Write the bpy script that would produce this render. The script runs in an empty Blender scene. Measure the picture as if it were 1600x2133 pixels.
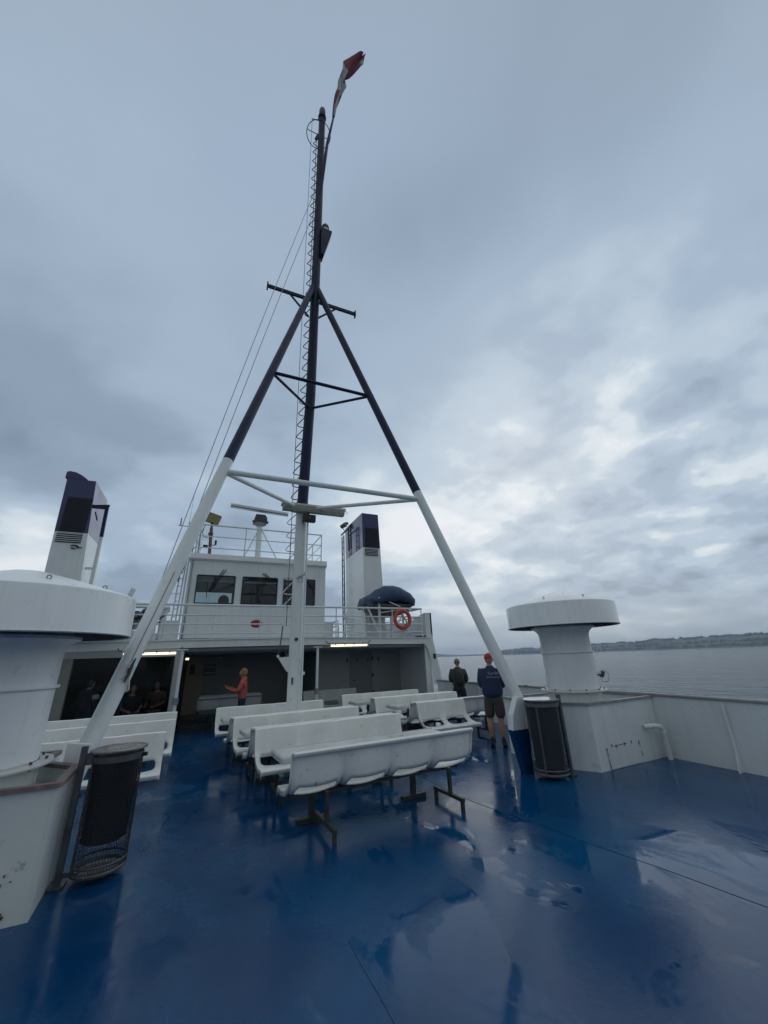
import bpy, bmesh, math, random
from mathutils import Vector, Matrix, noise
random.seed(7)
S = bpy.context.scene
COL = S.collection
R = math.radians
PI = math.pi

# ------------------------------------------------------------------ camera
EYE = Vector((0, 0, 1.75))
yaw, pitch, roll = R(24.3), R(20.8), R(2.1)
fw = Vector((math.sin(yaw)*math.cos(pitch), math.cos(yaw)*math.cos(pitch), math.sin(pitch)))
r0 = Vector((math.cos(yaw), -math.sin(yaw), 0)); u0 = r0.cross(fw)
rt = r0*math.cos(roll) - u0*math.sin(roll); upv = u0*math.cos(roll) + r0*math.sin(roll)
cd = bpy.data.cameras.new('camera'); cam = bpy.data.objects.new('camera', cd); COL.objects.link(cam)
cd.sensor_fit = 'HORIZONTAL'; cd.sensor_width = 36; cd.lens = 36*801/1600
cd.clip_start = .05; cd.clip_end = 60000
M = Matrix((rt, upv, -fw)).transposed().to_4x4(); M.translation = EYE
cam.matrix_world = M
S.camera = cam
S.view_settings.view_transform = 'Standard'
S.view_settings.look = 'None'
S.view_settings.exposure = 0
S.view_settings.gamma = 1

# ------------------------------------------------------------------ sky
W = bpy.data.worlds.new('World'); S.world = W; W.use_nodes = True
nt = W.node_tree; nt.nodes.clear()
def N(t, **k):
    n = nt.nodes.new(t)
    for a, b in k.items(): setattr(n, a, b)
    return n
def L(a, b): nt.links.new(a, b)
def mth(op, a, b=None, c=None):
    n = N('ShaderNodeMath', operation=op)
    for i, v in enumerate((a, b, c)):
        if v is None: continue
        if isinstance(v, (int, float)): n.inputs[i].default_value = v
        else: L(v, n.inputs[i])
    return n.outputs[0]
tc = N('ShaderNodeTexCoord'); sep = N('ShaderNodeSeparateXYZ'); L(tc.outputs['Generated'], sep.inputs[0])
zc = mth('ADD', mth('MAXIMUM', sep.outputs[2], 0.0), 0.24)
px = mth('DIVIDE', sep.outputs[0], zc); py = mth('DIVIDE', sep.outputs[1], zc)
cmb = N('ShaderNodeCombineXYZ'); L(px, cmb.inputs[0]); L(py, cmb.inputs[1])
def noi(scale, det, rough, off, dist=0.0):
    mp = N('ShaderNodeMapping'); L(cmb.outputs[0], mp.inputs[0]); mp.inputs['Location'].default_value = off
    n = N('ShaderNodeTexNoise'); L(mp.outputs[0], n.inputs['Vector'])
    n.inputs['Scale'].default_value = scale; n.inputs['Detail'].default_value = det
    n.inputs['Roughness'].default_value = rough; n.inputs['Distortion'].default_value = dist
    return n.outputs[0]
def sm(v, a, b, lo=0.0, hi=1.0):
    n = N('ShaderNodeMapRange', interpolation_type='SMOOTHSTEP'); L(v, n.inputs[0])
    for i, x in enumerate((a, b, lo, hi)): n.inputs[i+1].default_value = x
    return n.outputs[0]
def lobe(d, a, b):
    v = N('ShaderNodeVectorMath', operation='DOT_PRODUCT'); L(tc.outputs['Generated'], v.inputs[0])
    v.inputs[1].default_value = Vector(d).normalized(); return sm(v.outputs['Value'], a, b)
big = noi(.8, 3, .5, (3.1, 1.7, 0), .1)
mid = noi(1.45, 6, .50, (7.3, 2.9, 0), .15)
fin = noi(4.2, 6, .52, (1.3, 5.2, 4), .1)
# how broken the cloud is: smooth overhead, lumpy low down
low = sm(sep.outputs[2], .25, .75, 1.0, .22)
v1 = mth('MULTIPLY', mth('SUBTRACT', big, .5), .75)
v2 = mth('MULTIPLY', mth('SUBTRACT', mid, .5), mth('MULTIPLY', low, 1.45))
v3 = mth('MULTIPLY', mth('SUBTRACT', fin, .5), mth('MULTIPLY', low, .45))
sunside = lobe((.70, .62, .30), .72, 1.0)
right_bank = lobe((.80, .45, .42), .86, .99)
leftdark = lobe((-.45, .80, .50), .90, 1.0)
leftlow = lobe((-.36, .91, .19), .985, 1.0)
duskright = lobe((.88, .40, .27), .965, 1.0)
val = mth('ADD', mth('ADD', v1, v2), v3)
val = mth('ADD', val, .47)
val = mth('ADD', val, mth('MULTIPLY', sunside, .19))
val = mth('SUBTRACT', val, mth('MULTIPLY', leftdark, .17))
val = mth('ADD', val, mth('MULTIPLY', leftlow, .22))
val = mth('SUBTRACT', val, mth('MULTIPLY', duskright, .12))
band = mth('MULTIPLY', sm(sep.outputs[2], .12, .27), sm(sep.outputs[2], .30, .55, 1.0, 0.0))
val = mth('ADD', val, mth('MULTIPLY', band, .10))
val = mth('ADD', val, mth('MULTIPLY', mth('MULTIPLY', right_bank, mth('SUBTRACT', fin, .46)), .85))
ramp = N('ShaderNodeValToRGB'); L(val, ramp.inputs[0])
cr = ramp.color_ramp; cr.interpolation = 'EASE'
cr.elements[0].position = .05; cr.elements[0].color = (.20, .27, .37, 1)
cr.elements[1].position = 1.05; cr.elements[1].color = (.84, .88, .92, 1)
for p, c in ((.30, (.285, .368, .475, 1)), (.50, (.385, .49, .62, 1)), (.68, (.49, .60, .715, 1)), (.84, (.68, .765, .835, 1))):
    e = cr.elements.new(p); e.color = c
# horizon: flat grey veil
hz = sm(sep.outputs[2], 0.0, .16, 1.0, 0.0)
mx = N('ShaderNodeMix', data_type='RGBA'); L(mth('MULTIPLY', hz, .75), mx.inputs[0]); L(ramp.outputs[0], mx.inputs[6])
mx.inputs[7].default_value = (.39, .475, .555, 1)
# overhead: a touch darker violet blue
up_ = sm(sep.outputs[2], .72, .98, 0.0, 1.0)
mx2 = N('ShaderNodeMix', data_type='RGBA'); L(mth('MULTIPLY', up_, .45), mx2.inputs[0]); L(mx.outputs[2], mx2.inputs[6])
mx2.inputs[7].default_value = (.31, .395, .525, 1)
sky = N('ShaderNodeTexSky', sky_type='NISHITA'); sky.sun_disc = False
sky.sun_elevation = R(27); sky.sun_rotation = R(47); sky.air_density = 1.0; sky.dust_density = 3.0
# unseen sky behind the camera, added dimming and grey to tone down white faces
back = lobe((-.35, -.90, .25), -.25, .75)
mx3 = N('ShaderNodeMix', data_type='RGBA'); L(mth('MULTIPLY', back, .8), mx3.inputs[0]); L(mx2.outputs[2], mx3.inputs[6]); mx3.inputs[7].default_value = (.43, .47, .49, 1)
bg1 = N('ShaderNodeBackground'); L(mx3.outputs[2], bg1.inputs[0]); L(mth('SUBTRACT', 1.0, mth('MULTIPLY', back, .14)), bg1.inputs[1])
bg2 = N('ShaderNodeBackground'); L(sky.outputs[0], bg2.inputs[0]); bg2.inputs[1].default_value = .05
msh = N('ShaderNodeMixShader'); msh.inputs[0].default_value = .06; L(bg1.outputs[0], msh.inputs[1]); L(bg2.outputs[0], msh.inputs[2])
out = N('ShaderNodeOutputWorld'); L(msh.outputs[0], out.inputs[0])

# sun far behind the cloud, very soft
sd = bpy.data.lights.new('sun', 'SUN'); sd.energy = .5; sd.angle = R(135); sd.color = (1, .97, .93)
sun = bpy.data.objects.new('sun', sd); COL.objects.link(sun)
az, el = R(47), R(38)
sdir = Vector((math.sin(az)*math.cos(el), math.cos(az)*math.cos(el), math.sin(el)))
sun.rotation_euler = sdir.to_track_quat('Z', 'Y').to_euler()

# ------------------------------------------------------------------ materials
MATS = {}
def mat(name, col, rough=.5, metal=0.0, var=.08, scale=3.0, dirt=None, dirt_amt=.0, dirt_scale=4.0, bump=.0, bump_scale=40.0,
        coat=0.0, streak=0.0, emit=None, spec=.5, alpha=1.0):
    m = bpy.data.materials.new(name); m.use_nodes = True; t = m.node_tree; b = t.nodes['Principled BSDF']
    b.inputs['Roughness'].default_value = rough; b.inputs['Metallic'].default_value = metal
    b.inputs['Coat Weight'].default_value = coat; b.inputs['Specular IOR Level'].default_value = spec
    co = t.nodes.new('ShaderNodeTexCoord')
    n = t.nodes.new('ShaderNodeTexNoise'); n.inputs['Scale'].default_value = scale; n.inputs['Detail'].default_value = 6
    t.links.new(co.outputs['Object'], n.inputs['Vector'])
    mr = t.nodes.new('ShaderNodeMapRange'); t.links.new(n.outputs[0], mr.inputs[0])
    mr.inputs[1].default_value = .3; mr.inputs[2].default_value = .7; mr.inputs[3].default_value = 1-var; mr.inputs[4].default_value = 1+var
    mul = t.nodes.new('ShaderNodeMix'); mul.data_type = 'RGBA'; mul.blend_type = 'MULTIPLY'; mul.inputs[0].default_value = 1
    mul.inputs[6].default_value = (*col, 1); t.links.new(mr.outputs[0], mul.inputs[7])
    last = mul.outputs[2]
    def over(last, color, thr0, thr1, sc, amt, stretch=None, det=8, rg=.65):
        mp = t.nodes.new('ShaderNodeMapping'); t.links.new(co.outputs['Object'], mp.inputs[0])
        if stretch: mp.inputs['Scale'].default_value = stretch
        d = t.nodes.new('ShaderNodeTexNoise'); d.inputs['Scale'].default_value = sc; d.inputs['Detail'].default_value = det; d.inputs['Roughness'].default_value = rg
        t.links.new(mp.outputs[0], d.inputs['Vector'])
        r = t.nodes.new('ShaderNodeMapRange'); t.links.new(d.outputs[0], r.inputs[0]); r.inputs[1].default_value = thr0; r.inputs[2].default_value = thr1
        r.inputs[4].default_value = amt
        mi = t.nodes.new('ShaderNodeMix'); mi.data_type = 'RGBA'; t.links.new(r.outputs[0], mi.inputs[0]); t.links.new(last, mi.inputs[6]); mi.inputs[7].default_value = (*color, 1)
        return mi.outputs[2]
    if dirt: last = over(last, dirt, .62, .70, dirt_scale, dirt_amt)
    if streak: last = over(last, tuple(c*.62 for c in col), .50, .72, 2.2, streak, (6, 6, .35), 5, .55)
    t.links.new(last, b.inputs['Base Color'])
    r2 = t.nodes.new('ShaderNodeMapRange'); t.links.new(n.outputs[0], r2.inputs[0]); r2.inputs[1].default_value = .3; r2.inputs[2].default_value = .7
    r2.inputs[3].default_value = max(.02, rough-.07); r2.inputs[4].default_value = min(1, rough+.1); t.links.new(r2.outputs[0], b.inputs['Roughness'])
    if bump:
        bn = t.nodes.new('ShaderNodeTexNoise'); bn.inputs['Scale'].default_value = bump_scale; bn.inputs['Detail'].default_value = 4
        t.links.new(co.outputs['Object'], bn.inputs['Vector'])
        bp = t.nodes.new('ShaderNodeBump'); bp.inputs['Strength'].default_value = bump; bp.inputs['Distance'].default_value = .01
        t.links.new(bn.outputs[0], bp.inputs['Height']); t.links.new(bp.outputs[0], b.inputs['Normal'])
    if emit:
        b.inputs['Emission Color'].default_value = (*emit[0], 1); b.inputs['Emission Strength'].default_value = emit[1]
    MATS[name] = m; return m
WHITE = mat('white_paint', (.73, .77, .76), .38, var=.05, scale=1.4, dirt=(.22, .15, .09), dirt_amt=.30, dirt_scale=9, bump=.12, bump_scale=9, streak=.22)
WHITE2 = mat('white_hull_paint', (.70, .74, .74), .33, var=.06, scale=1.0, dirt=(.24, .16, .10), dirt_amt=.22, dirt_scale=6, bump=.30, bump_scale=3, streak=.25)
VENTW = mat('ventilator_paint', (.78, .81, .81), .30, var=.05, scale=1.5, dirt=(.30, .24, .17), dirt_amt=.20, dirt_scale=8, bump=.25, bump_scale=3, streak=.20)
RUSTY = mat('rusty_white_paint', (.64, .67, .65), .42, var=.06, scale=1.6, dirt=(.24, .14, .08), dirt_amt=.55, dirt_scale=7, bump=.2, bump_scale=20, streak=.35)
NAVY = mat('navy_paint', (.010, .017, .110), .22, var=.15, scale=2, bump=.06, bump_scale=6, coat=.3)
NAVYM = mat('navy_mast_paint', (.009, .014, .050), .5, spec=.3, var=.2, scale=2, dirt=(.06, .04, .05), dirt_amt=.12)
BLACK = mat('black_metal', (.012, .012, .014), .5, var=.2)
GLASSDARK = mat('grille_black', (.009, .010, .024), .6)
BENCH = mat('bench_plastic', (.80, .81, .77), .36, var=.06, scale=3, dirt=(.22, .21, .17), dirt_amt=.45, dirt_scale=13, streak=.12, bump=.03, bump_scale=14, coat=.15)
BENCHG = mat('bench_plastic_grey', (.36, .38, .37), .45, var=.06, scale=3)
TABLE = mat('table_laminate', (.60, .62, .58), .32, var=.10, scale=6, dirt=(.16, .15, .11), dirt_amt=.55, dirt_scale=7, coat=.2)
STEEL = mat('bench_frame_steel', (.06, .06, .055), .45, .35, var=.3, scale=9, dirt=(.06, .035, .02), dirt_amt=.6, dirt_scale=12)
RUSTRIM = mat('rusted_rail', (.18, .135, .12), .5, var=.3, scale=8, dirt=(.42, .42, .40), dirt_amt=.6, dirt_scale=7)
CAPRAIL = mat('worn_cap_rail', (.25, .25, .26), .4, .1, var=.25, scale=6, dirt=(.40, .40, .40), dirt_amt=.4, dirt_scale=7)
RUST = mat('rust', (.14, .065, .035), .8, var=.4, scale=14)
INNER = mat('interior_grey', (.34, .36, .36), .5, var=.05)
BEIGE = mat('interior_lamplit_beige', (.46, .42, .31), .5, var=.05)
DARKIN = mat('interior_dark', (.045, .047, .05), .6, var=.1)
RAILW = mat('rail_paint', (.70, .74, .74), .4, var=.05, scale=5)
YELLOW = mat('yellow_housing', (.26, .22, .10), .45, var=.15, scale=6, dirt=(.12, .10, .05), dirt_amt=.6)
ORANGE = mat('rusty_orange_post', (.20, .115, .085), .6, var=.3, scale=8)
RED = mat('lifebuoy_red', (.55, .085, .045), .45, var=.08)
DKRED = mat('dark_red_paint', (.30, .03, .035), .45, var=.1)
TARP = mat('blue_tarpaulin', (.018, .05, .105), .55, var=.25, scale=4, bump=.4, bump_scale=7)
GREYM = mat('grey_metal', (.25, .27, .28), .4, .3, var=.15)
DKGREY = mat('dark_grey_metal', (.07, .075, .08), .45, .2, var=.2)
BINFR = mat('bin_frame', (.085, .09, .10), .42, .3, var=.3, scale=9, dirt=(.35, .36, .36), dirt_amt=.55, dirt_scale=13)
MESHM = mat('bin_mesh', (.055, .06, .07), .4, .4, var=.2)
BAG = mat('bin_bag', (.008, .009, .012), .38, var=.2, bump=.6, bump_scale=14)
LIDM = mat('bin_lid_rusty', (.17, .15, .145), .25, .2, var=.2, scale=7, dirt=(.09, .04, .03), dirt_amt=.7)
TUBE = mat('lamp_tube', (.9, .85, .7), .4, emit=((1.0, .86, .60), 1.9))
LAMPH = mat('lamp_housing', (.45, .44, .40), .4, var=.08)
CREAM = mat('cream_lamp_housing', (.34, .34, .27), .4, var=.12, scale=6)
ROPE = mat('halyard_rope', (.40, .41, .42), .7)
WIREM = mat('dark_wire', (.06, .065, .07), .6)
SKIN = mat('skin', (.42, .22, .16), .5, var=.06, scale=8)
HAIRB = mat('hair_blonde', (.26, .16, .08), .6, var=.3, scale=30)
HAIRD = mat('hair_dark', (.03, .022, .018), .6, var=.3, scale=30)
HAIRG = mat('hair_grey', (.16, .12, .10), .7, var=.2, scale=30)
JACKN = mat('navy_jacket', (.016, .03, .085), .7, var=.15, scale=9, bump=.5, bump_scale=9)
JACKG = mat('dark_grey_jacket', (.045, .048, .045), .75, var=.15, scale=9, bump=.5, bump_scale=9)
PACK = mat('black_backpack', (.015, .018, .02), .6, var=.2, bump=.4, bump_scale=12)
SHORTS = mat('brown_shorts', (.060, .053, .045), .8, var=.12, bump=.4, bump_scale=10)
TROU = mat('dark_trousers', (.012, .014, .022), .8, var=.15, bump=.4, bump_scale=10)
CORAL = mat('coral_blouse', (.46, .10, .075), .7, var=.1, scale=9, bump=.4, bump_scale=10)
CAPR = mat('red_cap', (.42, .02, .03), .6, var=.1)
SHOE = mat('dark_shoes', (.025, .025, .028), .6)
SOCK = mat('dark_blue_socks', (.03, .04, .09), .8)
LETTER = mat('jacket_lettering', (.38, .41, .46), .6)
PAPER = mat('notice_paper', (.55, .5, .33), .6, var=.1, scale=20, dirt=(.1, .09, .07), dirt_amt=.7, dirt_scale=30)
LOGO = mat('emblem_black', (.01, .012, .015), .5)
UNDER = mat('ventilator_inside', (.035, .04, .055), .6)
BLUEP = mat('blue_foot_paint', (.001, .042, .15), .2, var=.2, scale=3, coat=.4)

def glass(name, tint, gl=.25, rough=.02):
    m = bpy.data.materials.new(name); m.use_nodes = True; t = m.node_tree; t.nodes.clear()
    tr = t.nodes.new('ShaderNodeBsdfTransparent'); tr.inputs[0].default_value = (*tint, 1)
    g = t.nodes.new('ShaderNodeBsdfGlossy'); g.inputs['Roughness'].default_value = rough; g.inputs[0].default_value = (.9, .9, .9, 1)
    f = t.nodes.new('ShaderNodeFresnel'); f.inputs[0].default_value = 1.5
    ml = t.nodes.new('ShaderNodeMath'); ml.operation = 'MULTIPLY'; ml.inputs[1].default_value = gl*4; t.links.new(f.outputs[0], ml.inputs[0])
    mi = t.nodes.new('ShaderNodeMixShader'); t.links.new(ml.outputs[0], mi.inputs[0]); t.links.new(tr.outputs[0], mi.inputs[1]); t.links.new(g.outputs[0], mi.inputs[2])
    o = t.nodes.new('ShaderNodeOutputMaterial'); t.links.new(mi.outputs[0], o.inputs[0]); return m
GLASS = glass('window_glass', (.62, .68, .68), .25)
GLASSL = glass('lounge_glass', (.86, .9, .9), .09)

# wet deck
def deck_material():
    m = bpy.data.materials.new('wet_blue_deck_paint'); m.use_nodes = True; t = m.node_tree; b = t.nodes['Principled BSDF']
    co = t.nodes.new('ShaderNodeTexCoord')
    def nz(sc, det, rg, off=(0, 0, 0), dist=0.0, scl=(1, 1, 1)):
        mp = t.nodes.new('ShaderNodeMapping'); mp.inputs['Location'].default_value = off; mp.inputs['Scale'].default_value = scl
        t.links.new(co.outputs['Object'], mp.inputs[0])
        n = t.nodes.new('ShaderNodeTexNoise'); n.inputs['Scale'].default_value = sc; n.inputs['Detail'].default_value = det; n.inputs['Roughness'].default_value = rg; n.inputs['Distortion'].default_value = dist
        t.links.new(mp.outputs[0], n.inputs['Vector']); return n.outputs[0]
    def rg(v, a, b_, lo, hi):
        r = t.nodes.new('ShaderNodeMapRange'); r.interpolation_type = 'SMOOTHSTEP'; t.links.new(v, r.inputs[0])
        for i, x in enumerate((a, b_, lo, hi)): r.inputs[i+1].default_value = x
        return r.outputs[0]
    def ma(op, a, b_):
        n = t.nodes.new('ShaderNodeMath'); n.operation = op
        for i, v in enumerate((a, b_)):
            if isinstance(v, (int, float)): n.inputs[i].default_value = v
            else: t.links.new(v, n.inputs[i])
        return n.outputs[0]
    patch = nz(.55, 6, .6, (2.2, 5.1, 0), .6)
    pud = nz(1.6, 9, .68, (4.2, 1.3, 2.0), .5, (1, .6, 1))
    fine = nz(22, 4, .6)
    worn = nz(1.7, 8, .66, (9, 3, 1), .4)
    mi = t.nodes.new('ShaderNodeMix'); mi.data_type = 'RGBA'; t.links.new(rg(patch, .38, .66, 0, 1), mi.inputs[0])
    mi.inputs[6].default_value = (.0004, .038, .118, 1); mi.inputs[7].default_value = (.0008, .068, .170, 1)
    m2 = t.nodes.new('ShaderNodeMix'); m2.data_type = 'RGBA'; t.links.new(rg(worn, .56, .78, 0, .42), m2.inputs[0])
    t.links.new(mi.outputs[2], m2.inputs[6]); m2.inputs[7].default_value = (.012, .085, .17, 1)
    t.links.new(m2.outputs[2], b.inputs['Base Color'])
    sx = t.nodes.new('ShaderNodeSeparateXYZ'); t.links.new(co.outputs['Object'], sx.inputs[0])
    dry = ma('ADD', rg(sx.outputs[0], 2.4, .4, 0, .06), rg(sx.outputs[1], 4.0, 1.5, 0, .05))
    rough = ma('ADD', ma('ADD', rg(patch, .38, .66, .10, .20), dry), ma('MULTIPLY', fine, .07))
    puddle = ma('MULTIPLY', rg(pud, .505, .575, 0, 1), rg(sx.outputs[0], .2, 2.6, .6, 1))
    inv = ma('SUBTRACT', 1.0, puddle)
    rr = ma('ADD', ma('MULTIPLY', rough, inv), .035)
    t.links.new(rr, b.inputs['Roughness'])
    b.inputs['IOR'].default_value = 1.33
    bp = t.nodes.new('ShaderNodeBump'); bp.inputs['Distance'].default_value = .004
    st = ma('MULTIPLY', inv, .38); t.links.new(ma('ADD', st, .015), bp.inputs['Strength'])
    h = ma('ADD', ma('MULTIPLY', fine, .5), ma('MULTIPLY', nz(6, 3, .5), 1.0)); t.links.new(h, bp.inputs['Height'])
    bp2 = t.nodes.new('ShaderNodeBump'); bp2.inputs['Distance'].default_value = .05; bp2.inputs['Strength'].default_value = .10
    t.links.new(nz(1.1, 2, .5, (1, 1, 0)), bp2.inputs['Height']); t.links.new(bp.outputs[0], bp2.inputs['Normal'])
    t.links.new(bp2.outputs[0], b.inputs['Normal'])
    return m
DECK = deck_material()

def sea_material():
    m = bpy.data.materials.new('sea_water'); m.use_nodes = True; t = m.node_tree; b = t.nodes['Principled BSDF']
    b.inputs['Base Color'].default_value = (.04, .085, .115, 1); b.inputs['Roughness'].default_value = .10; b.inputs['IOR'].default_value = 1.33
    co = t.nodes.new('ShaderNodeTexCoord')
    mp = t.nodes.new('ShaderNodeMapping'); mp.inputs['Rotation'].default_value = (0, 0, R(38)); mp.inputs['Scale'].default_value = (1, .45, 1)
    t.links.new(co.outputs['Object'], mp.inputs[0])
    hs = []
    for sc, dt, am in ((.30, 4, 1.0), (.07, 3, 1.6), (1.1, 2, .22)):
        n = t.nodes.new('ShaderNodeTexNoise'); n.inputs['Scale'].default_value = sc; n.inputs['Detail'].default_value = dt; n.inputs['Roughness'].default_value = .6
        t.links.new(mp.outputs[0], n.inputs['Vector'])
        ml = t.nodes.new('ShaderNodeMath'); ml.operation = 'MULTIPLY'; ml.inputs[1].default_value = am; t.links.new(n.outputs[0], ml.inputs[0]); hs.append(ml.outputs[0])
    a = t.nodes.new('ShaderNodeMath'); a.operation = 'ADD'; t.links.new(hs[0], a.inputs[0]); t.links.new(hs[1], a.inputs[1])
    a2 = t.nodes.new('ShaderNodeMath'); a2.operation = 'ADD'; t.links.new(a.outputs[0], a2.inputs[0]); t.links.new(hs[2], a2.inputs[1])
    bp = t.nodes.new('ShaderNodeBump'); bp.inputs['Distance'].default_value = 3.6; bp.inputs['Strength'].default_value = 1.0; t.links.new(a2.outputs[0], bp.inputs['Height'])
    t.links.new(bp.outputs[0], b.inputs['Normal']); return m
SEA = sea_material()

# ------------------------------------------------------------------ mesh helpers
class MB:
    def __init__(s): s.v = []; s.f = []; s.m = []; s.mats = []; s.cur = 0
    def use(s, m):
        if m not in s.mats: s.mats.append(m)
        s.cur = s.mats.index(m); return s
    def add(s, vs, fs):
        o = len(s.v); s.v += [Vector(v) for v in vs]
        for f in fs: s.f.append([o+i for i in f]); s.m.append(s.cur)
        return s
    def box(s, a, b):
        x0, y0, z0 = a; x1, y1, z1 = b
        return s.add([(x0,y0,z0),(x1,y0,z0),(x1,y1,z0),(x0,y1,z0),(x0,y0,z1),(x1,y0,z1),(x1,y1,z1),(x0,y1,z1)],
                     [(0,3,2,1),(4,5,6,7),(0,1,5,4),(1,2,6,5),(2,3,7,6),(3,0,4,7)])
    def bar(s, p0, p1, w, h, up=(0, 0, 1)):
        p0, p1 = Vector(p0), Vector(p1); d = (p1-p0).normalized(); u = Vector(up)
        if abs(d.dot(u)) > .98: u = Vector((0, 1, 0))
        a = d.cross(u).normalized()*w/2; b = a.cross(d).normalized()*h/2
        vs = [p+q for p in (p0, p1) for q in (-a-b, a-b, a+b, -a+b)]
        return s.add(vs, [(3,2,1,0),(4,5,6,7),(0,1,5,4),(1,2,6,5),(2,3,7,6),(3,0,4,7)])
    def tube(s, p0, p1, r0, r1=None, n=12, cap=True):
        return s.path([p0, p1], [r0, r0 if r1 is None else r1], n, cap)
    def path(s, pts, r, n=8, cap=True, closed=False):
        pts = [Vector(p) for p in pts]; k = len(pts)
        rs = r if isinstance(r, (list, tuple)) else [r]*k
        t0 = (pts[1]-pts[0]).normalized(); a = t0.orthogonal().normalized(); vs = []
        for i, p in enumerate(pts):
            if closed: t = (pts[(i+1) % k]-pts[i-1]).normalized()
            else: t = (pts[min(i+1, k-1)]-pts[max(i-1, 0)]).normalized()
            a = (a-t*a.dot(t)).normalized(); b = t.cross(a)
            vs += [p+(a*math.cos(2*PI*j/n)+b*math.sin(2*PI*j/n))*rs[i] for j in range(n)]
        fs = [(i*n+j, i*n+(j+1) % n, (i+1)*n+(j+1) % n, (i+1)*n+j) for i in range(k-1) for j in range(n)]
        if closed:
            i = k-1; fs += [(i*n+j, i*n+(j+1) % n, (j+1) % n, j) for j in range(n)]
        elif cap: fs += [tuple(range(n-1, -1, -1)), tuple((k-1)*n+j for j in range(n))]
        return s.add(vs, fs)
    def lathe(s, prof, c, n=48, axis='z'):
        cx, cy, cz = c; vs = []
        for r, z in prof:
            for j in range(n):
                a = 2*PI*j/n
                if axis == 'z': vs.append((cx+r*math.cos(a), cy+r*math.sin(a), cz+z))
                elif axis == 'y': vs.append((cx+r*math.cos(a), cy+z, cz+r*math.sin(a)))
                else: vs.append((cx+z, cy+r*math.cos(a), cz+r*math.sin(a)))
        fs = [(i*n+j, i*n+(j+1) % n, (i+1)*n+(j+1) % n, (i+1)*n+j) for i in range(len(prof)-1) for j in range(n)]
        return s.add(vs, fs)
    def torus(s, c, R0, r, n=40, m=10, axis='z', arc=1.0):
        pts = []
        k = int(n*arc)+1 if arc < 1 else n
        for i in range(k):
            a = 2*PI*i/n; x, y = R0*math.cos(a), R0*math.sin(a)
            p = {'z': (x, y, 0), 'y': (x, 0, y), 'x': (0, x, y)}[axis]; pts.append(Vector(c)+Vector(p))
        return s.path(pts, r, m, closed=arc >= 1)
    def prism(s, poly, z0, z1, map=lambda x, y, z: (x, y, z)):
        n = len(poly); vs = [map(x, y, z0) for x, y in poly]+[map(x, y, z1) for x, y in poly]
        fs = [tuple(range(n-1, -1, -1)), tuple(range(n, 2*n))]+[(i, (i+1) % n, n+(i+1) % n, n+i) for i in range(n)]
        return s.add(vs, fs)
    def sphere(s, c, r, n=16, m=10, sc=(1, 1, 1)):
        prof = [(math.sin(PI*i/m), -math.cos(PI*i/m)) for i in range(m+1)]
        vs = []; c = Vector(c)
        for a, z in prof:
            for j in range(n): vs.append(c+Vector((a*math.cos(2*PI*j/n)*r*sc[0], a*math.sin(2*PI*j/n)*r*sc[1], z*r*sc[2])))
        fs = [(i*n+j, i*n+(j+1) % n, (i+1)*n+(j+1) % n, (i+1)*n+j) for i in range(m) for j in range(n)]
        return s.add(vs, fs)
    def build(s, name, m, parent=None, smooth=True, bevel=0.0, local=False, solid=0.0):
        me = bpy.data.meshes.new(name)
        bm = bmesh.new(); vv = [bm.verts.new(v) for v in s.v]
        for f, mi in zip(s.f, s.m):
            try: fc = bm.faces.new([vv[i] for i in f]); fc.material_index = mi
            except ValueError: pass
        bmesh.ops.remove_doubles(bm, verts=bm.verts, dist=1e-5)
        bmesh.ops.dissolve_degenerate(bm, edges=bm.edges, dist=1e-6)
        bmesh.ops.recalc_face_normals(bm, faces=bm.faces)
        if smooth:
            for f in bm.faces: f.smooth = True
            for e in bm.edges:
                if len(e.link_faces) == 2 and e.calc_face_angle(0) > R(35): e.smooth = False
        bm.to_mesh(me); bm.free()
        if s.mats and m is None:
            for x in s.mats: me.materials.append(x)
        elif isinstance(m, (list, tuple)):
            for x in m: me.materials.append(x)
        else: me.materials.append(m)
        o = bpy.data.objects.new(name, me); COL.objects.link(o)
        if bevel:
            b = o.modifiers.new('bevel', 'BEVEL'); b.width = bevel; b.segments = 2; b.limit_method = 'ANGLE'; b.angle_limit = R(40)
        if solid:
            b = o.modifiers.new('solid', 'SOLIDIFY'); b.thickness = solid; b.offset = 0
        if parent:
            o.parent = parent
            if not local and parent.type == 'EMPTY': o.location = -parent.location
        return o
def thing(name, label, cat, loc=(0, 0, 0), group=None, rotz=0):
    o = bpy.data.objects.new(name, None); COL.objects.link(o); o.location = loc; o.rotation_euler.z = rotz
    o.empty_display_size = .2
    o['label'] = label; o['category'] = cat
    if group: o['group'] = group
    return o
def tag(o, label, cat, group=None):
    o['label'] = label; o['category'] = cat
    if group: o['group'] = group
    return o
def struct(o): o['kind'] = 'structure'; return o
KIDS = {}
def dup(root, loc, rotz, label):
    kids = {}
    for o in bpy.data.objects: 
        if o.parent: kids.setdefault(o.parent.name, []).append(o)
    def rec(o, par):
        c = o.copy(); COL.objects.link(c); c.parent = par
        for k in kids.get(o.name, []): rec(k, c)
        return c
    r = rec(root, None); r.location = loc; r.rotation_euler.z = rotz; r['label'] = label
    return r

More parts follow.
